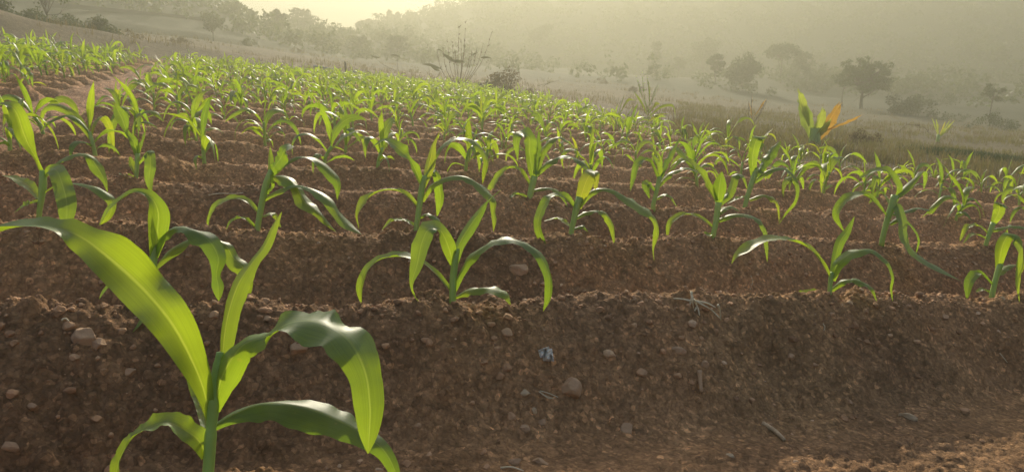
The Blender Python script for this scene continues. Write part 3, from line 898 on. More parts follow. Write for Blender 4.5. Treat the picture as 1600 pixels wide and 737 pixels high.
ORD = ['first', 'second', 'third', 'fourth', 'fifth', 'sixth', 'seventh', 'eighth', 'ninth', 'tenth', 'eleventh', 'twelfth',
       'thirteenth', 'fourteenth', 'fifteenth', 'sixteenth', 'seventeenth', 'eighteenth', 'nineteenth', 'twentieth']
rp_ = random.Random(5)
cand = []
MANUAL = {3: [(20, 262), (150, 255), (318, 240), (505, 252), (590, 256), (728, 272), (760, 268), (925, 262), (1090, 275), (1245, 282), (1290, 268), (1352, 283), (1372, 285), (1470, 290), (1590, 335)],
          2: [(1495, 330), (1605, 345), (488, 300) if False else (1680, 350)]}
for k, lst in MANUAL.items():
    for px, py in lst:
        d = ray(px, py)
        t0 = (D0 + k * S_ROW) / (-ST * d[0] + CT * d[1])
        cand.append((k, d[0] * t0, d[1] * t0, rp_.uniform(0.9, 1.15)))
for k in range(4, 40):
    p = D0 + k * S_ROW
    q = -14 + rp_.uniform(0, 0.4)
    while q < 8:
        q += rp_.uniform(0.29, 0.48) if k < 9 else rp_.uniform(0.18, 0.29)
        pp = p + rp_.gauss(0, 0.03)
        x, y = xy(pp, q)
        if y < 1 or abs(x / y) > 0.86: continue
        if field_dist(np.array([x]), np.array([y]))[0] < 0.05: continue
        if path_mask(np.array([p]), np.array([q]))[0] > 0.15 and k < 22: continue
        if rp_.random() < 0.05: continue
        sc = rp_.choice([rp_.uniform(0.55, 0.85), rp_.uniform(0.85, 1.1), rp_.uniform(0.9, 1.22)])
        if q < -1.6: sc *= 1.25
        elif k > 11: sc *= 1.02
        cand.append((k, x, y, sc))
seen = [c for c in cand if abs(c[1] / c[2]) < 0.715]
offs = [c for c in cand if abs(c[1] / c[2]) >= 0.715]
seen.sort(key=lambda c: math.hypot(c[1], c[2]) / c[3])
indiv = seen[:300 - len(TR)]
rest = seen[300 - len(TR):] + offs
rows = {}
for c in indiv:
    rows.setdefault(c[0], []).append(c)
n_parts = 0
for k in sorted(rows):
    rows[k].sort(key=lambda c: c[1] / c[2])
    for i, c in enumerate(rows[k]):
        _, x, y, sc = c
        z = G(x, y) - 0.008
        r = math.hypot(x, y)
        left = sum(1 for (kk, q_, _) in PLANTS if kk == k and q_ < pq(x, y)[1])
        lab = None
        if k <= 7:
            lab = 'young maize plant on the %s soil ridge from the front, %s from the left' % (ORD[k], ORD[min(19, i + left)])
        else:
            lab = 'small bright green maize plant in the dense rows beyond the eighth soil ridge'
        parts = r < 9.0
        # leaves lie mostly along the row
        rz = TH + rp_.choice([0, math.pi]) + rp_.gauss(0, 0.7)
        place(x, y, z, rp_.randrange(NT), rz, sc, parts, lab)

# the rest of the crop: one mass
mv = []; mf = []; mu = []; base = 0
JM = {}
for t in range(NT):
    j = joined(t)
    JM[t] = (np.array(j.v), j.f, j.uv)
for k, x, y, sc in rest:
    t = rp_.randrange(NT)
    v, f, uv = JM[t]
    a = TH + rp_.uniform(-3.14, 3.14)
    z = G(x, y) - 0.008
    R = np.array([[math.cos(a), -math.sin(a), 0], [math.sin(a), math.cos(a), 0], [0, 0, 1]])
    vv = (v * sc) @ R.T + np.array([x, y, z])
    mv.append(vv); mf.extend([tuple(i + base for i in q) for q in f]); mu.extend(uv); base += len(v)
if mv:
    o = link('maize_crop', np.concatenate(mv), mf, M_LEAF, None, mu)
    tag(o, 'mass of small maize plants filling the far back of the field', 'maize crop', kind='stuff')
print('maize individuals', len(indiv) + len(TR), 'rest', len(rest))

# ------------------------------------------------------------------ stones, crumbs, litter
def ico(sub):
    import bmesh
    bm = bmesh.new(); bmesh.ops.create_icosphere(bm, subdivisions=sub, radius=1)
    v = np.array([x.co[:] for x in bm.verts]); f = [tuple(q.index for q in x.verts) for x in bm.faces]
    bm.free()
    return v, f


I1, I2, I3 = ico(1), ico(2), ico(4)


def rock(seed, dims, fine=True):
    v, f = (I3 if fine else I2)
    rs = np.random.default_rng(seed)
    d = np.zeros(len(v))
    for i in range(13):          # chisel with planes
        n = norm(rs.normal(size=3)); dd = rs.uniform(0.52, 0.9)
        t = v @ n
        v = v - np.outer(np.clip(t - dd, 0, None) * 0.96, n)
    for s in (2.0, 5.0, 11.0):
        k = rs.normal(size=(3, 3)) * s; ph = rs.uniform(0, 6, 3)
        d += (np.sin(v @ k + ph).sum(1)) * 0.035 * (2.0 / s)
    v = v * (1 + d[:, None])
    return v * np.asarray(dims), f


STONES = [
 (135, 527, 22, 21, 'large squarish brown stone upright at the left of the front ridge face', 0),
 (153, 538, 12, 14, 'smaller brown stone leaning against the right of the large squarish one', 0),
 (465, 546, 20, 14, 'flat rounded brown stone between the nearest plant\'s leaf tip and top leaf', 0),
 (200, 581, 14, 9, 'flat brown stone left of the nearest plant\'s stem', 0),
 (890, 606, 20, 20, 'large rounded brown stone low on the front ridge face below the plastic scrap', 0),
 (820, 614, 10, 9, 'small tan stone left of the large rounded stone', 1),
 (834, 642, 5, 8, 'tiny pale upright stone just below the small tan one', 1),
 (818, 671, 11, 9, 'tan stone near the foot of the ridge, below the tiny pale one', 0),
 (846, 659, 8, 8, 'reddish pebble right of the tan stone near the ridge foot', 0),
 (805, 722, 12, 10, 'brown stone at the bottom edge beside the straw', 0),
 (845, 722, 14, 11, 'brown pointed stone at the bottom edge, right of the straw', 0),
 (980, 672, 12, 14, 'dark brown wedge stone left of the broken twig', 0),
 (1420, 651, 17, 9, 'flat tan stone alone in the furrow at lower right', 1),
 (1140, 711, 10, 7, 'pale grey stone at the lower right below the twig', 1),
 (1236, 558, 9, 8, 'round brown stone on the middle of the front ridge face at right', 0),
 (812, 421, 20, 12, 'reddish stone half buried in the second ridge face behind the fountain shaped plant', 0),
 (15, 697, 20, 11, 'flat tan stone in the lower left corner', 0),
 (52, 636, 12, 10, 'round brown stone above the flat one in the lower left corner', 0),
 (1100, 570, 9, 9, 'small brown stone above the upright stick', 0),
 (1060, 548, 14, 9, 'flat brown clod like stone left of the upright stick', 0),
]
for i, (px, py, w, h, lab, m) in enumerate(STONES):
    P = hit(px, py)
    dep = np.dot(P - CAM, FWD)
    rx, rz = w * dep / F, h * dep / F
    v, f = rock(i + 3, (rx * 0.95, min(rx, rz) * 0.85, rz * 0.95))
    o = link('stone', v, f, M_PALESTONE if m else M_STONE)
    o.location = P + norm(CAM - P) * rz * 0.12; o.rotation_euler = (0.3, 0.15 * math.sin(i * 2.1), 0.5 * math.sin(i))
    tag(o, lab, 'stone', 'stones in the soil')


def scatter_pebbles():
    V = []; Fc = []; n0 = 0
    rs = np.random.default_rng(3)
    lib = [rock(900 + i, (1, 1, 1), False) for i in range(8)]
    n = 19000
    p = rs.uniform(D0 - 0.95, D0 + 1.0, n); q = rs.uniform(-1.6, 3.2, n)
    p2 = D0 + rs.integers(-1, 3, 5200) * S_ROW + rs.normal(0, 0.05, 5200); q2 = rs.uniform(-2.0, 4.0, 5200)
    p = np.concatenate([p, p2]); q = np.concatenate([q, q2])
    x, y = xy(p, q)
    z = height(x, y)
    for i in range(len(x)):
        if p[i] < D0 - 0.36 and rs.random() < 0.75: continue
        if y[i] < 0.6 or abs(x[i] / y[i]) > 0.9: continue
        s = 0.0016 + (0.0125 if p[i] < D0 + 0.1 else 0.008) * rs.random() ** 4.8
        if i < n and vn(p[i:i+1] * 6, q[i:i+1] * 6, 55)[0] + rs.normal() * 0.2 < 0.02: continue
        if i >= n: s = 0.003 + 0.0075 * rs.random() ** 3
        v, f = lib[rs.integers(8)]
        a = rs.uniform(0, 6.28)
        R = np.array([[math.cos(a), -math.sin(a), 0], [math.sin(a), math.cos(a), 0], [0, 0, 1]])
        vv = (v * (s * np.array([rs.uniform(0.8, 1.4), 1, rs.uniform(0.6, 1)]))) @ R.T + np.array([x[i], y[i], z[i] + s * 0.12])
        V.append(vv); Fc.extend([tuple(j + n0 for j in t) for t in f]); n0 += len(v)
    o = link('soil_crumbs', np.concatenate(V), Fc, M_PEB, smooth=False)
    tag(o, 'loose soil crumbs and gravel strewn over the ridges', 'soil crumbs', kind='stuff')


scatter_pebbles()

# pale dry root on the front ridge crest
P = hit(1090, 472); dep = np.dot(P - CAM, FWD); u = dep / F
mb = MB()
rs = np.random.default_rng(2)
for pts in ([(1082, 462), (1078, 475), (1072, 490), (1071, 503)], [(1083, 466), (1089, 478), (1093, 492), (1094, 503)],
            [(1084, 468), (1098, 476), (1112, 484), (1125, 497)], [(1080, 470), (1066, 467), (1052, 466)], [(1085, 470), (1104, 473), (1118, 480)],
            [(1080, 455), (1082, 470), (1084, 484)], [(1088, 480), (1083, 490), (1084, 500)], [(1122, 476), (1125, 486), (1126, 500)]):
    Q = catmull([CAM + ray(a, b) * (dep - 0.035 + 0.01 * rs.normal()) for a, b in pts], 9)
    mb.add(*tube(Q, np.linspace(1.9, 0.8, 9) * u, 6))
o = mb.build('dry_root', M_ROOT, None, True, P)
tag(o, 'pale dry uprooted tuft with thin roots lying on the front ridge crest', 'dry root')

# plastic scrap
P = hit(852, 556); dep = np.dot(P - CAM, FWD); u = dep / F
pts = [(842, 548), (850, 540), (858, 543), (862, 553), (864, 563), (856, 566), (849, 560), (852, 552)]
rs = np.random.default_rng(8)
g = []
for j in range(7):
    for i in range(7):
        a, b = i / 6, j / 6
        x = 841 + 20 * a + 5 * b; y = 540 + 24 * b + 7 * (1 - a) * (1 - b) - 3 * a * (1 - a)
        g.append(CAM + ray(x, y) * (dep - 0.02 + 0.008 * math.sin(i * 2.1 + j) + 0.004 * rs.normal()))
f = [(j * 7 + i, j * 7 + i + 1, j * 7 + i + 8, j * 7 + i + 7) for j in range(6) for i in range(6) if (i, j) not in ((0, 5), (5, 0), (0, 4))]
o = link('plastic_scrap', g, f, M_PLAST, None, None, False, P)
md = o.modifiers.new('thickness', 'SOLIDIFY'); md.thickness = 0.0008
tag(o, 'crumpled bluish white plastic scrap stuck in the front ridge face', 'plastic scrap')


def litter(name, lines, rad, mat, label, cat, lift=0.012):
    mb = MB()
    P0 = None
    for ln in lines:
        pts = []
        for x, y in ln:
            P = hit(x, y)
            d = norm(CAM - P)
            pts.append(P + d * lift)
        if P0 is None: P0 = pts[0]
        Q = catmull(pts, 8)
        mb.add(*tube(Q, np.full(8, rad) * np.linspace(1, 0.7, 8), 6))
    o = mb.build(name, mat, None, True, P0)
    tag(o, label, cat)


litter('straw', [[(842, 611), (853, 618), (866, 622)], [(844, 610), (858, 614), (872, 620)], [(846, 614), (856, 621), (862, 622)]], 0.0011, M_ROOT, 'frayed white fibres lying beside the large rounded stone', 'straw')
litter('twig', [[(1192, 661), (1210, 672), (1226, 687)]], 0.006, M_TWIG, 'thick broken brown twig lying on the soil at lower right', 'twig')
litter('straw', [[(782, 730), (800, 729), (818, 735)]], 0.0018, M_STRAW, 'pale straw blade at the bottom edge by the brown stones', 'straw')
litter('stick', [[(1093, 578), (1094, 595), (1096, 612)]], 0.006, M_STONE, 'short brown upright stick pressed into the front ridge face', 'stick')
litter('straw', [[(326, 305), (345, 302), (365, 303), (380, 301)]], 0.0022, M_ROOT, 'pale dry stalk lying along the third ridge at left', 'straw')
litter('straw', [[(1286, 505), (1289, 511), (1287, 516)]], 0.0010, M_ROOT, 'tiny pale stalk below the plant right of the dry root', 'straw')
litter('straw', [[(1562, 551), (1568, 558), (1574, 566)]], 0.0012, M_STRAW, 'thin pale straw on the ridge face near the right edge', 'straw')
litter('straw', [[(1173, 430), (1176, 440), (1172, 452)]], 0.0010, M_ROOT, 'thin upright pale straw on the second ridge face', 'straw')
litter('straw', [[(120, 527), (126, 524), (129, 531)], [(96, 500), (102, 497), (108, 502)]], 0.0018, M_STRAW, 'pale straw bits above the large squarish stone', 'straw')

# ------------------------------------------------------------------ vegetation helpers
def leafcloud(rs, centres, radii, n, size, flat=0.6, squash=1.0):
    """n small leaf quads in ellipsoidal clumps"""
    V = []; Fc = []
    centres = np.asarray(centres); radii = np.asarray(radii)
    w = radii ** 2 / (radii ** 2).sum()
    ci = rs.choice(len(centres), n, p=w)
    d = norm(rs.normal(size=(n, 3))) * (rs.random(n) ** (0.45))[:, None]
    d[:, 2] *= squash
    P = centres[ci] + d * radii[ci][:, None]
    a = norm(rs.normal(size=(n, 3))); b = norm(np.cross(a, rs.normal(size=(n, 3))))
    s = size * rs.uniform(0.5, 1.3, n)[:, None]
    q = np.stack([P - a * s, P + b * s * flat, P + a * s, P - b * s * flat], 1).reshape(-1, 3)
    return q, [(4 * i, 4 * i + 1, 4 * i + 2, 4 * i + 3) for i in range(n)]


def tree(name, label, cat, P, hgt, wid, base=0.25, seed=0, n=2600, leaf=None, squash=0.7, clumps=26, mat=None, open_=1.0, group=None, trunk_w=None, limbs=7, shape='round', bark=None):
    rs = np.random.default_rng(seed + 70)
    P = np.asarray(P)
    root = empty(name, P); tag(root, label, cat, group)
    tr = MB()
    tw = trunk_w or hgt * 0.022
    # clump centres
    cc = []; cr = []
    for i in range(clumps):
        if shape == 'umbrella':
            a = rs.uniform(0, 6.28); rr = wid / 2 * math.sqrt(rs.random()) * 0.85
            z = hgt * (base + (1 - base) * (0.78 - 0.45 * (rr / (wid / 2)) ** 2 * rs.uniform(0.4, 1.2)))
            cc.append((rr * math.cos(a), rr * math.sin(a), z))
        elif shape == 'cone':
            t = rs.random() ** 0.8; a = rs.uniform(0, 6.28); rr = wid / 2 * (1 - t) * rs.uniform(0.3, 0.9)
            cc.append((rr * math.cos(a), rr * math.sin(a), hgt * (base + (1 - base) * t * 0.95)))
        else:
            d = norm(rs.normal(size=3)) * rs.random() ** 0.4
            cz = hgt * (base + (1 - base) * 0.5)
            cc.append((d[0] * wid * 0.40, d[1] * wid * 0.40, cz + d[2] * hgt * (1 - base) * 0.40))
        cr.append(wid * rs.uniform(0.09, 0.17) * open_)
    cc = np.array(cc); cr = np.array(cr)
    top = np.array([rs.normal() * wid * 0.03, rs.normal() * wid * 0.03, hgt * min(0.8, base + 0.3)])
    Q = catmull([(0, 0, -0.3), (rs.normal() * 0.02 * hgt, 0, hgt * base * 0.5), (top * 0.8), top], 10)
    tr.add(*tube(Q, np.linspace(tw, tw * 0.35, 10), 8))
    order = rs.permutation(len(cc))[:limbs]
    for j in order:
        s = Q[rs.integers(4, 8)]; e = cc[j]
        m_ = s * 0.5 + e * 0.5 + rs.normal(size=3) * wid * 0.04
        L_ = catmull([s, m_, e], 8)
        tr.add(*tube(L_, np.linspace(tw * 0.5, tw * 0.08, 8), 6))
        for k2 in range(2):
            e2 = e + rs.normal(size=3) * wid * 0.10
            tr.add(*tube(catmull([m_, (m_ + e2) / 2 + rs.normal(size=3) * wid * 0.02, e2], 6), np.linspace(tw * 0.22, tw * 0.05, 6), 5))
    tr.build('trunk', bark or M_BARK, root)
    v, f = leafcloud(rs, cc, cr, n, leaf or hgt * 0.03, 0.55, squash)
    link('crown', v, f, mat or M_TREE, root, None, False)
    return root


def bush(name, label, P, w, h, seed, n=1500, leaf=None, mat=None, group=None, cat='bush', depth=0.8):
    rs = np.random.default_rng(seed + 300)
    root = empty(name, P); tag(root, label, cat, group)
    cc = []; cr = []
    for i in range(18):
        a = rs.uniform(-1, 1); b = rs.uniform(-1, 1) * depth
        k = max(0.05, 1 - a * a)
        cc.append((a * w / 2 * 0.85, b * w / 2 * 0.8, h * rs.uniform(0.12, 0.80) * (0.45 + 0.55 * k))); cr.append(min(w, h * 1.6) * rs.uniform(0.12, 0.22))
    cc, cr = np.array(cc), np.array(cr)
    st = MB()
    for i in range(7):
        e = cc[rs.integers(len(cc))]
        st.add(*tube(catmull([(rs.normal() * w * 0.03, rs.normal() * w * 0.03, -0.1), e * np.array([0.4, 0.4, 0.5]), e], 6), np.linspace(h * 0.02, h * 0.005, 6), 5))
    st.build('stem', M_BARK, root)
    v, f = leafcloud(rs, cc, cr, n, leaf or h * 0.045, 0.55, 0.8)
    link('foliage', v, f, mat or M_BUSH, root, None, False)
    return root


def px_m(px, dist):             # metres per pixel at a distance
    return dist / F


def comp(d):
    return d if d < 20 else 20 + (d - 20) * 0.55


def put(px, dist):
    return at_dist(px, comp(dist))


# ------------------------------------------------------------------ distant trees
GT = 'trees standing in the haze'
TREES = [
 # name, label, px, dist, height px, width px, kwargs
 ('tree', 'wide spreading open branched tree standing clearest in the haze at right', 1352, 62, 78, 92, dict(base=0.20, n=6500, clumps=95, open_=0.55, limbs=30, leaf=0.10, seed=1, trunk_w=0.15)),
 ('tree', 'small thin stemmed tree just left of the wide spreading tree', 1322, 66, 46, 34, dict(base=0.5, n=900, clumps=14, seed=2, leaf=0.11, trunk_w=0.05, open_=0.9)),
 ('tree', 'round dark haze tree left of centre of the right hand plain, foliage to the ground', 1160, 80, 54, 52, dict(base=0.02, n=3800, clumps=44, open_=1.25, seed=3, squash=0.9, leaf=0.16)),
 ('tree', 'low shrubby tree touching the left of the round dark haze tree', 1118, 84, 48, 34, dict(base=0.1, n=1500, clumps=18, seed=4, leaf=0.15)),
 ('tree', 'tall flat topped pale tree between the round dark tree and the yellow leaved palm', 1220, 100, 62, 60, dict(base=0.25, shape='umbrella', n=2600, clumps=26, seed=5, leaf=0.16)),
 ('tree', 'medium pale tree directly behind the yellow leaved palm', 1262, 102, 42, 50, dict(base=0.2, n=1500, clumps=18, seed=6, leaf=0.16)),
 ('tree', 'narrow tall faint tree in the haze at the middle of the photo', 1022, 120, 56, 24, dict(base=0.2, n=1500, clumps=16, seed=7, leaf=0.2, open_=1.5)),
 ('tree', 'small faint tree right of the narrow tall one', 1060, 120, 34, 26, dict(base=0.15, n=800, clumps=12, seed=8, leaf=0.18)),
 ('tree', 'broad faint dome tree behind the low shrubby one', 1098, 135, 62, 56, dict(base=0.1, n=2400, clumps=26, seed=9, leaf=0.24, open_=1.2)),
 ('tree', 'small lone round tree with a straight bare trunk on the left slope', 338, 66, 42, 42, dict(base=0.36, n=2600, clumps=26, seed=10, leaf=0.10, trunk_w=0.06, open_=1.05)),
 ('tree', 'slender bare stemmed tree at the upper left, top cut by the photo edge', 84, 30, 95, 90, dict(base=0.22, n=420, clumps=26, seed=11, leaf=0.06, trunk_w=0.03, limbs=22, open_=0.7)),
 ('tree', 'dark blocky tree rising behind the long low wall', 268, 105, 58, 26, dict(base=0.1, n=2600, clumps=26, seed=12, leaf=0.2, open_=1.5)),
 ('tree', 'rounded lower tree left of the dark blocky tree behind the wall', 230, 95, 40, 34, dict(base=0.05, n=1500, clumps=18, seed=13, leaf=0.18)),
 ('tree', 'small dry looking tree right of the dark blocky tree behind the wall', 296, 96, 26, 24, dict(base=0.1, n=700, clumps=12, seed=14, leaf=0.16)),
 ('tree', 'bulky hazy tree at the foot of the skyline, left of the conical one', 478, 138, 40, 50, dict(base=0.05, n=2600, clumps=30, seed=15, leaf=0.26, open_=1.2)),
 ('tree', 'squat hazy tree beside the field bank below the column tree', 440, 100, 40, 30, dict(base=0.08, n=1300, clumps=18, seed=16, leaf=0.2)),
 ('tree', 'rounded dark hazy tree below the hill at the middle left', 560, 96, 34, 48, dict(base=0.05, n=1500, clumps=20, seed=17, leaf=0.2)),
 ('tree', 'hazy tree right of the rounded dark hazy one below the hill', 620, 92, 40, 46, dict(base=0.1, n=1500, clumps=20, seed=18, leaf=0.2)),
 ('tree', 'faint tall tree in thick haze left of the tall dry weeds', 842, 145, 54, 50, dict(base=0.25, n=1500, clumps=18, seed=19, leaf=0.24)),
 ('tree', 'crooked thin tree near the right photo edge above the dark bushes', 1556, 64, 56, 40, dict(base=0.4, n=900, clumps=14, seed=20, leaf=0.10, open_=0.7, trunk_w=0.06)),
]
for nm, lab, px, dist, hp, wp, kw in TREES:
    P = put(px, dist); dist = comp(dist)
    if 'leaf' in kw: kw['leaf'] *= 0.62
    if 'trunk_w' in kw: kw['trunk_w'] *= 0.7
    tree(nm, lab, 'tree', P, hp * dist / F, wp * dist / F, group=GT, **kw)

# skyline trees on the hills
SKY = [(421, 22, 16, 'column shaped skyline tree standing left of the bulky ridge trees', 'round'), (352, 22, 20, 'bushy skyline tree on the upper left hill slope', 'round'),
       (376, 22, 13, 'small pointed skyline tree right of the bushy one on the left slope', 'cone'), (537, 16, 14, 'small conical skyline tree at the dip between the hills', 'cone'),
       (566, 20, 18, 'left of two little umbrella trees on the right hill skyline', 'umbrella'), (578, 20, 18, 'right of two little umbrella trees on the right hill skyline', 'umbrella'),
       (615, 22, 24, 'rounded tree jutting from the right hill skyline above the umbrella trees', 'round'), (440, 14, 18, 'low rounded skyline tree right of the column shaped one', 'round'),
       (500, 14, 26, 'wide low skyline tree left of the conical one', 'round'), (640, 16, 26, 'wide crown on the right hill skyline next to the jutting rounded tree', 'round')]
for i, (px, hp, wp, lab, shp) in enumerate(SKY):
    ph = elev(px, 60)[0]
    rr = np.linspace(40, 165, 500)
    X, Y = rr * math.sin(ph), rr * math.cos(ph)
    Z = height(X, Y, False)
    j = int(np.argmax((Z - H) / rr))
    d = rr[j]
    tree('tree', lab, 'tree', (X[j], Y[j], Z[j] - 0.5), hp * d / F, wp * d / F, base=0.12, seed=40 + i, n=900, clumps=14, leaf=d * 0.0022, shape=shp, group='skyline trees on the hills', open_=1.3)


def hillwood():
    rs = np.random.default_rng(4)
    V = []; Fc = []; n0 = 0
    cnt = 0
    while cnt < 2600:
        ph = rs.uniform(-0.75, 0.75); r = rs.uniform(50, 165)
        x, y = r * math.sin(ph), r * math.cos(ph)
        z, z2 = height(np.array([x, x * 1.03]), np.array([y, y * 1.03]), False)
        slope = (z2 - z) / (0.03 * r)
        if slope < 0.06 and rs.random() > 0.07: continue
        s = rs.uniform(0.35, 0.95) * (0.8 + r / 180)
        cc = rs.normal(size=(5, 3)) * s * np.array([0.45, 0.45, 0.3]) + np.array([x, y, z + s * 0.55])
        v, f = leafcloud(rs, cc, np.full(5, s * 0.5), 60, s * 0.18, 0.6, 0.9)
        V.append(v); Fc.extend([tuple(i + n0 for i in q) for q in f]); n0 += len(v); cnt += 1
    o = link('hillside_wood', np.concatenate(V), Fc, M_TREE, None, None, False)
    tag(o, 'scrubby wood covering the hazy hillsides', 'wood', kind='stuff')


hillwood()

BUSHES = [
 ('big smooth domed bush right of the wide spreading tree', 1424, 60, 62, 36, M_BUSH, dict(n=3200)),
 ('dark low bush mass at the right photo edge under the crooked tree', 1562, 46, 70, 26, M_BUSH, {}),
 ('low grey bush left of the dark mass near the right edge', 1500, 56, 46, 14, M_BUSH, {}),
 ('faint shrubby bush beyond the big domed bush', 1470, 80, 60, 22, M_BUSH, {}),
 ('small upright bush left of the low grey one', 1484, 58, 8, 14, M_BUSH, dict(n=400)),
 ('dark green bush mass at the far upper left corner', 26, 27, 90, 46, M_BUSH, dict(n=3800)),
 ('dark green bush behind the bank, left of the slender bare tree', 64, 26, 44, 34, M_BUSH, dict(n=2000)),
 ('dark green bush right of the slender bare tree', 108, 27, 44, 30, M_BUSH, dict(n=2000)),
 ('wide dark green bush behind the bank, right of the slender bare tree', 150, 28, 74, 36, M_BUSH, dict(n=3400)),
 ('brown scrub bush right of the wide dark green one', 198, 29, 50, 22, M_DRYB, {}),
 ('brown scrub at the end of the left bank below the wall', 284, 38, 34, 12, M_DRYB, {}),
 ('dark rounded scrub bush right of the lone round tree', 394, 52, 26, 14, M_BUSH, {}),
 ('low dark scrub hummock at the foot of the bulky hazy tree', 468, 60, 30, 10, M_DRYB, {}),
 ('tangled brown bush at the field edge right of the tall dry weeds', 792, 21.5, 86, 52, M_DRYB, dict(n=2400, leaf=0.035)),
 ('small olive bush in front of the tangled brown one', 760, 23, 30, 24, M_BUSH, dict(n=900, leaf=0.03)),
 ('faint low hummock bush in the plain beyond the field', 932, 60, 40, 10, M_DRYB, {}),
 ('low bush on the plain left of the shrubby haze trees', 995, 48, 30, 12, M_DRYB, {}),
 ('bare brown scrub behind the yellow leaved palm, right side', 1360, 14, 46, 24, M_DRYB, dict(n=700, leaf=0.02)),
]
for i, (lab, px, dist, wp, hp, m, kw) in enumerate(BUSHES):
    P = put(px, dist); dist = comp(dist)
    bush('bush', lab, P, wp * dist / F, hp * dist / F, i, mat=m, group='bushes around the field', **kw)

# long low wall on the left slope
def long_wall():
    pts = []
    for px, d, hp in ((85, 70, 5), (140, 72, 5), (200, 74, 5), (260, 76, 5), (322, 78, 5)):
        a = put(px, d); pts.append((a, comp(d)))
    mb = MB()
    for i, (a, d) in enumerate(pts):
        n_ = norm(np.array([a[0], a[1], 0]))
        tgt = H + d * elev(0, 0)[1]
    ys = {85: 5, 140: 9, 200: 15.5, 260: 21, 322: 28}
    for (px, yy), (a, d) in zip(ys.items(), pts):
        e = elev(px, yy)[1]
        zt = H + d * e
        n_ = norm(np.array([a[0], a[1], 0])) * 0.2
        zb = zt - 5.0 * d / F
        mb.v += [tuple(np.array([a[0], a[1], 0]) - n_ + [0, 0, zb]), tuple(np.array([a[0], a[1], 0]) - n_ + [0, 0, zt]),
                 tuple(np.array([a[0], a[1], 0]) + n_ + [0, 0, zt]), tuple(np.array([a[0], a[1], 0]) + n_ + [0, 0, zb])]
    k = len(pts)
    for i in range(k - 1):
        for j in range(4):
            mb.f.append((i * 4 + j, i * 4 + (j + 1) % 4, i * 4 + 4 + (j + 1) % 4, i * 4 + 4 + j))
    mb.f += [(3, 2, 1, 0), (4 * k - 4, 4 * k - 3, 4 * k - 2, 4 * k - 1)]
    mb.uv = [(0, 0)] * len(mb.v)
    o = mb.build('low_wall', M_WALL, None, False)
    tag(o, 'long dark low wall line running down the left slope to the lone round tree', 'wall')
    return [p for p in pts]


long_wall()

# pipe lying behind the field
def pipes():
    for (x0, x1, d, lab) in ((492, 525, 24.0, 'bluish grey pipe lying just behind the field, left piece'), (548, 567, 24.5, 'dark short pipe lying behind the field, right of the bluish one')):
        a, b = put(x0, d), put(x1, d)
        a = a + [0, 0, 0.16]; b = b + [0, 0, 0.16]
        mb = MB(); mb.add(*tube([a, (a + b) / 2, b], [0.03] * 3, 12))
        for e in (a, b):
            dr = norm(b - a) * 0.03
            mb.add(*tube([e - dr, e + dr], [0.037, 0.037], 12))
        o = mb.build('pipe', M_PIPE, None, True, a); tag(o, lab, 'pipe', 'pipes behind the field')
    a = put(540, 24); mb = MB(); mb.add(*tube([a + [0, 0, -0.1], a + [0.01, 0, 0.2], a + [0, 0, 0.42]], [0.03, 0.028, 0.025], 8))
    o = mb.build('stake', M_BARK, None, True, a); tag(o, 'short dark wooden stake between the two pipe pieces', 'stake')


pipes()

# ------------------------------------------------------------------ young palms and weeds at the right field edge
def frond(mb_list, root, base, dirn, length, w, mat, lab=None, nseg=20, split=True, side=None, droop=0.1, seed=0):
    s = np.linspace(0, 1, nseg)
    d = norm(np.asarray(dirn, float))
    C = np.asarray(base) + np.outer(s * length, d) + np.outer(-droop * length * s ** 2.2, [0, 0, 1])
    W = w * np.interp(s, [0, 0.25, 0.6, 0.85, 1], [0.22, 0.75, 1.0, 0.72, 0.06])
    sd = np.tile(np.asarray(side if side is not None else (1, 0.25, 0), float), (nseg, 1))
    v, f, uv = blade(C, W, sd, 9, 0.4, 0.10, 3, seed)
    rs = np.random.default_rng(seed)
    if split:                    # torn tips: pull alternate edge vertices forward
        v = np.array(v).reshape(nseg, 9, 3)
        for j in range(9):
            k = rs.uniform(-0.10, 0.08) * length
            v[-4:, j] += d * k * np.linspace(0.2, 1, 4)[:, None]
            v[-1, j] += norm(sd[-1]) * (j - 4) / 4 * w * 0.35
        v = v.reshape(-1, 3)
    o = link('leaf', v, f, mat, root, uv)
    if lab: o['label'] = lab
    return o


def coconut():
    P = hit(1272, 230)
    d = float(np.dot(P - CAM, FWD)); u = d / F
    root = empty('palm_seedling', P)
    tag(root, 'young palm seedling with split green leaves and two orange yellowed leaves', 'palm seedling')
    mb = MB(); mb.add(*tube([(0, 0, -0.1), (0.0, 0, 10 * u), (-1 * u, 0, 30 * u)], [9 * u, 9 * u, 7 * u], 10))
    mb.build('stem', M_STEM, root)
    L = lambda dx, dy: np.array([dx, 0, -dy]) * u     # pixel offsets -> metres
    b0 = np.array([0, 0, 20 * u])

    def lf(x0, y0, x1, y1, wpx, mat, lab, dp, seed):
        a = np.array([(x0 - 1272) * u, 0.02, (232 - y0) * u]); b = np.array([(x1 - 1272) * u, dp, (232 - y1) * u])
        frond(None, root, a, b - a, np.linalg.norm(b - a), wpx * u * 0.5 / 0.93, mat, lab, side=(0.9, 0.35, 0.1), droop=0.02, seed=seed)
    lf(1268, 222, 1248, 160, 26, M_FROND, None, 0.10, 1)
    lf(1262, 200, 1236, 142, 14, M_FROND, None, -0.10, 2)
    lf(1272, 224, 1277, 170, 20, M_FROND, 'blunt tipped green leaf', -0.08, 3)
    lf(1276, 224, 1308, 164, 22, M_ORANGE, 'orange yellowed leaf, pointing up', 0.05, 4)
    lf(1290, 205, 1338, 180, 16, M_ORANGE, 'orange yellowed leaf with tattered brown edge', -0.10, 5)
    lf(1266, 226, 1286, 188, 18, M_FROND, None, -0.15, 6)


coconut()


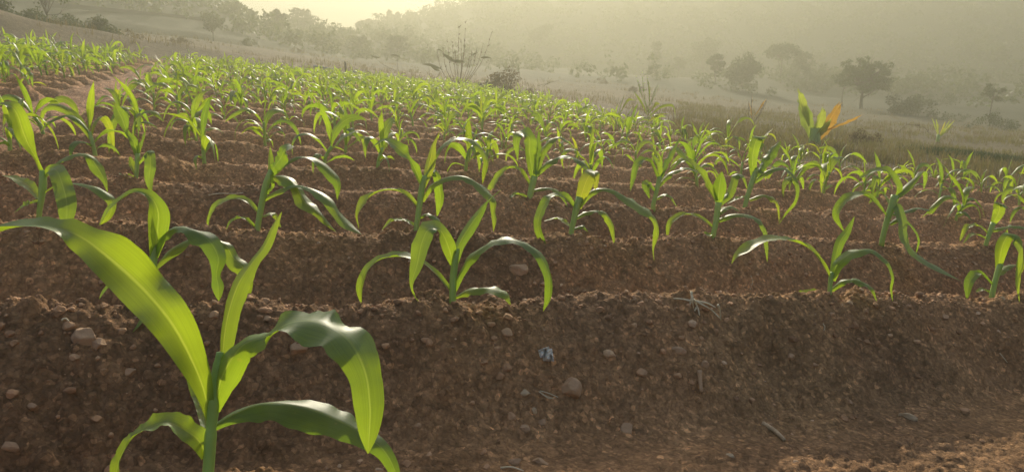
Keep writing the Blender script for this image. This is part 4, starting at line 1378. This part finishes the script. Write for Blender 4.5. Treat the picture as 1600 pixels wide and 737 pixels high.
def small_palm():
    P = hit(1465, 222)
    d = float(np.dot(P - CAM, FWD)); u = d / F
    root = empty('palm_seedling', P)
    tag(root, 'smaller green palm seedling with narrow leaves on the grass at right', 'palm seedling')
    mb = MB(); mb.add(*tube([(0, 0, -0.1), (0, 0, 12 * u)], [3 * u, 2.5 * u], 8)); mb.build('stem', M_STEM, root)
    for i, (x, y, w) in enumerate(((-14, 42, 4), (-4, 40, 5), (5, 36, 6), (14, 38, 6), (26, 38, 5), (20, 30, 5))):
        b = np.array([x * u, 0.1 * math.sin(i * 2), y * u]); a = np.array([0, 0, 6 * u])
        frond(None, root, a, b - a, np.linalg.norm(b - a), w * u * 0.6, M_FROND, None, split=False, side=(0.8, 0.6, 0), droop=0.12, seed=20 + i)


small_palm()


def stalk_weed(name, label, cat, px, py, stalks, mat, leafmat=None, leaves=(), twigs=0, seed=0):
    P = hit(px, py)
    d = float(np.dot(P - CAM, FWD)); u = d / F
    root = empty(name, P); tag(root, label, cat)
    rs = np.random.default_rng(seed)
    mb = MB()
    for (x0, y0, x1, y1, bend, hd) in stalks:
        a = np.array([(x0 - px) * u, rs.normal() * 3 * u, (py - y0) * u]); b = np.array([(x1 - px) * u, rs.normal() * 8 * u, (py - y1) * u])
        m_ = (a + b) / 2 + np.array([bend * u, 0, 0])
        Q = catmull([a, m_, b], 10)
        mb.add(*tube(Q, np.linspace(0.5, 0.24, 10) * u, 5))
        if hd:                  # seed head: little bracts up the last part
            for t in range(hd):
                s = Q[min(9, 5 + (t % 5))] + (Q[9] - Q[5]) * rs.uniform(-0.1, 0.25)
                e = s + np.array([rs.normal() * 1.6 * u, rs.normal() * 1.6 * u, rs.uniform(1, 3.5) * u])
                mb.add(*tube([s, e], [0.75 * u, 0.25 * u], 4))
    mb.build('stem', mat, root)
    for i, (pts, w) in enumerate(leaves):
        C = catmull([np.array([(x - px) * u, rs.normal() * 4 * u, (py - y) * u]) for x, y in pts], 14)
        s = np.linspace(0, 1, 14)
        W = w * 0.5 * u * np.clip(np.minimum(0.3 + 2.5 * s, 1) * np.minimum(1, (1 - s) * 2.2), 0.04, 1)
        v, f, uv = blade(C, W, np.tile([0.2, 0.55, 0.75], (14, 1)), 5, 0.25, 0.05, 3, seed + i)
        link('leaf', v, f, leafmat or mat, root, uv)
    return root


M_WEED = simple('dry_weed', (0.085, 0.06, 0.04), (0.15, 0.11, 0.07), 20, 0.85, 0.2)
M_WEEDLF = leaf_mat('weed_leaf', (0.06, 0.065, 0.03), (0.10, 0.10, 0.045), (0.12, 0.12, 0.04), amt=0.3, rough=0.7, veins=False)
stalk_weed('dry_weed', 'tall dry weeds with thin seed stalks sticking above the far field edge', 'weed', 716, 140,
           [(716, 140, 719, 46, -1, 8), (717, 140, 728, 47, 2, 10), (715, 140, 700, 72, -4, 5), (714, 140, 693, 76, -6, 4), (716, 140, 708, 74, -1, 5), (718, 140, 712, 80, 0, 4),
            (719, 140, 722, 66, 1, 6), (720, 140, 738, 80, 4, 4), (720, 140, 746, 74, 5, 4), (722, 140, 768, 55, 8, 5), (718, 140, 756, 70, 8, 3), (716, 140, 726, 78, 0, 5), (715, 140, 735, 88, 3, 4), (712, 140, 684, 80, -8, 3)],
           M_WEED, M_WEEDLF, [([(710, 98), (702, 92), (692, 85)], 7), ([(708, 96), (718, 97), (727, 99)], 6), ([(735, 90), (742, 86), (748, 84)], 3), ([(752, 92), (760, 91), (768, 92)], 4), ([(694, 84), (688, 80), (682, 80)], 2)], seed=4)
stalk_weed('dry_weed', 'drooping dry grass stalk with a pale bent leaf left of the tall dry weeds', 'weed', 676, 128,
           [(676, 128, 672, 104, -2, 0), (676, 128, 688, 112, 2, 0)], M_WEED, M_WEEDLF, [([(660, 101), (672, 102), (684, 106), (694, 110)], 5), ([(674, 105), (682, 109), (688, 112)], 5)], seed=5)
stalk_weed('dry_weed', 'small nodding weed with two leaf tips behind the pipe', 'weed', 622, 112,
           [(622, 112, 620, 88, -1, 0), (622, 112, 588, 92, -4, 0)], M_WEED, M_WEEDLF, [([(610, 87), (618, 87), (626, 90)], 4), ([(580, 88), (588, 90), (596, 92)], 4)], seed=6)
stalk_weed('tall_stalk', 'tall green stalk plant with plumed top rising above the right half of the crop', 'stalk plant', 1010, 215,
           [(1010, 215, 1013, 150, 0, 0), (1013, 165, 1024, 135, 1, 0), (1013, 160, 1007, 126, 0, 9), (1012, 175, 992, 125, -2, 7), (1012, 180, 1000, 122, -2, 9)], M_STEM, M_FROND,
           [([(1012, 165), (1012, 145), (1010, 128)], 6), ([(1013, 168), (1018, 148), (1024, 132)], 6), ([(1012, 178), (1022, 163), (1030, 164)], 6), ([(1011, 185), (1030, 168), (1046, 165), (1052, 172), (1052, 188)], 5), ([(1011, 190), (1028, 180), (1042, 178)], 5), ([(1010, 180), (998, 160), (988, 144)], 5)], seed=7)
stalk_weed('tall_stalk', 'dark leaning green stalk left of the tall plumed one', 'stalk plant', 962, 205,
           [(962, 205, 968, 160, -2, 0)], M_STEM, M_FROND, [([(962, 195), (968, 165), (974, 146)], 7), ([(964, 185), (978, 158), (992, 158)], 5), ([(962, 198), (950, 178), (944, 170)], 5)], seed=8)
stalk_weed('dry_sprout', 'orange brown dry sprout left of the palm seedling with yellowed leaves', 'dry sprout', 1175, 195,
           [(1175, 195, 1172, 150, -1, 3), (1175, 195, 1168, 158, -2, 2), (1175, 195, 1195, 155, 3, 4), (1175, 195, 1190, 160, 2, 3), (1160, 195, 1163, 172, 0, 0)], M_WEED, M_ORANGE,
           [([(1173, 185), (1172, 166), (1173, 147)], 5), ([(1176, 185), (1186, 165), (1198, 155)], 4), ([(1174, 186), (1170, 170), (1166, 160)], 4)], seed=9)
stalk_weed('dry_weed', 'bent dry stem arching over the grass left of the smaller palm seedling', 'weed', 1400, 215,
           [(1400, 215, 1412, 194, -4, 0), (1412, 194, 1438, 198, 2, 4), (1438, 198, 1446, 208, 2, 3), (1400, 215, 1396, 200, -2, 2)], M_WEED, seed=10)
stalk_weed('dry_weed', 'long low dry stick lying at the field edge right of the brown bush', 'weed', 850, 136,
           [(835, 136, 875, 126, -2, 0), (850, 134, 862, 128, 0, 2)], M_WEED, seed=11)


# ------------------------------------------------------------------ grasses (uncountable)
def grass(name, label, pts, hmin, hmax, mat, seed, blades=5, wid=0.004):
    rs = np.random.default_rng(seed)
    V = []; Fc = []; n0 = 0
    z = height(pts[:, 0], pts[:, 1])
    for (x, y), zz in zip(pts, z):
        r = math.hypot(x, y)
        for b in range(blades):
            a = rs.uniform(0, 6.28); h = rs.uniform(hmin, hmax); ln = rs.uniform(0.1, 0.7) * h
            w = wid * (1 + r * 0.03)
            o = np.array([x + rs.normal() * 0.06, y + rs.normal() * 0.06, zz - 0.01])
            dx = np.array([math.cos(a), math.sin(a), 0]); sd = np.array([-dx[1], dx[0], 0]) * w
            p1 = o + dx * ln * 0.3 + [0, 0, h * 0.6]; p2 = o + dx * ln + [0, 0, h]
            V += [o - sd, o + sd, p1 + sd * 0.8, p1 - sd * 0.8, p2]
            Fc += [(n0, n0 + 1, n0 + 2, n0 + 3), (n0 + 3, n0 + 2, n0 + 4)]
            n0 += 5
    o = link(name, V, Fc, mat, None, None, False)
    tag(o, label, 'grass', kind='stuff')


def grass_pts(n, rmin, rmax, phmin, phmax, seed, thr=-0.1, sc=0.5, fdmax=-0.15):
    rs = np.random.default_rng(seed)
    r = np.exp(rs.uniform(math.log(rmin), math.log(rmax), n)); ph = rs.uniform(phmin, phmax, n)
    x, y = r * np.sin(ph), r * np.cos(ph)
    ok = (field_dist(x, y) < fdmax) & (fbm(x * sc, y * sc, 3, seed) > thr)
    return np.stack([x[ok], y[ok]], -1)


grass('dry_grass', 'sparse dry brown grass on the plain beyond the crop', grass_pts(10000, 6.5, 45, -0.7, 0.7, 31, -0.05), 0.05, 0.22, M_GRASS, 1, 5)
grass('green_grass', 'thin green grass on the plain at right', grass_pts(7000, 6.8, 32, 0.22, 0.72, 32, -0.2), 0.04, 0.16, M_GREENG, 2, 6)
P = hit(1535, 250)
rs = np.random.default_rng(77)
tp = np.stack([P[0] + rs.normal(size=420) * 0.45, P[1] + rs.normal(size=420) * 0.22], -1)
grass('dark_weeds', 'dark green weed clump at the right field edge', tp, 0.05, 0.17, M_DARKG, 3, 7, 0.005)
tp = grass_pts(2600, 5.0, 12, 0.15, 0.72, 35, -0.1, 1.0, 0.3)
tp = tp[field_dist(tp[:, 0], tp[:, 1]) > -0.9]
grass('edge_grass', 'short mixed grass and weeds along the right edge of the field', tp, 0.03, 0.14, M_GREENG, 4, 6, 0.003)

# ------------------------------------------------------------------ haze
def haze():
    z0 = -14.0; z1 = 36.0; R = 430.0
    V = [(-R, -R, z0), (R, -R, z0), (R, R, z0), (-R, R, z0), (-R, -R, z1), (R, -R, z1), (R, R, z1), (-R, R, z1)]
    Fc = [(3, 2, 1, 0), (4, 5, 6, 7), (0, 1, 5, 4), (1, 2, 6, 5), (2, 3, 7, 6), (3, 0, 4, 7)]
    m, nt, ns, L = nodes('haze')
    out = N(ns, 'ShaderNodeOutputMaterial')
    v = N(ns, 'ShaderNodeVolumePrincipled')
    v.inputs['Density'].default_value = 0.0115
    v.inputs['Color'].default_value = (0.41, 0.405, 0.315, 1)
    v.inputs['Anisotropy'].default_value = 0.5
    L.new(v.outputs[0], out.inputs['Volume'])
    o = link('haze', V, Fc, m, None, None, False)
    tag(o, kind='stuff')


haze()

# ------------------------------------------------------------------ light
SUN_EL, SUN_AZ = math.radians(22), math.radians(-1)     # azimuth from +Y towards +X
w = bpy.data.worlds.new('World'); SC.world = w; w.use_nodes = True
nt = w.node_tree; nt.nodes.clear()
sky = nt.nodes.new('ShaderNodeTexSky'); sky.sky_type = 'NISHITA'; sky.sun_disc = False
sky.sun_elevation = SUN_EL; sky.sun_rotation = SUN_AZ
sky.air_density = 0.6; sky.dust_density = 1.3; sky.ozone_density = 0.2
bg = nt.nodes.new('ShaderNodeBackground'); bg.inputs['Strength'].default_value = 0.15
wo = nt.nodes.new('ShaderNodeOutputWorld')
nt.links.new(sky.outputs[0], bg.inputs[0]); nt.links.new(bg.outputs[0], wo.inputs[0])

sl = bpy.data.lights.new('sun', 'SUN'); sl.energy = 4.2; sl.angle = math.radians(0.6); sl.color = (1.0, 0.90, 0.70)
so = bpy.data.objects.new('sun', sl); COL.objects.link(so)
so.rotation_euler = (math.radians(90) - SUN_EL, 0, math.pi - SUN_AZ)
so.location = (0, 0, 60)

SC.view_settings.view_transform = 'Standard'
SC.view_settings.look = 'None'
SC.view_settings.exposure = 1.46
SC.view_settings.gamma = 1.0
SC.render.engine = 'CYCLES'
cy = SC.cycles
cy.use_denoising = True
cy.denoiser = 'OPENIMAGEDENOISE'
cy.max_bounces = 8
cy.diffuse_bounces = 3
cy.transmission_bounces = 6
cy.transparent_max_bounces = 8
cy.volume_bounces = 2
cy.sample_clamp_indirect = 4.0
cy.caustics_reflective = False
cy.caustics_refractive = False
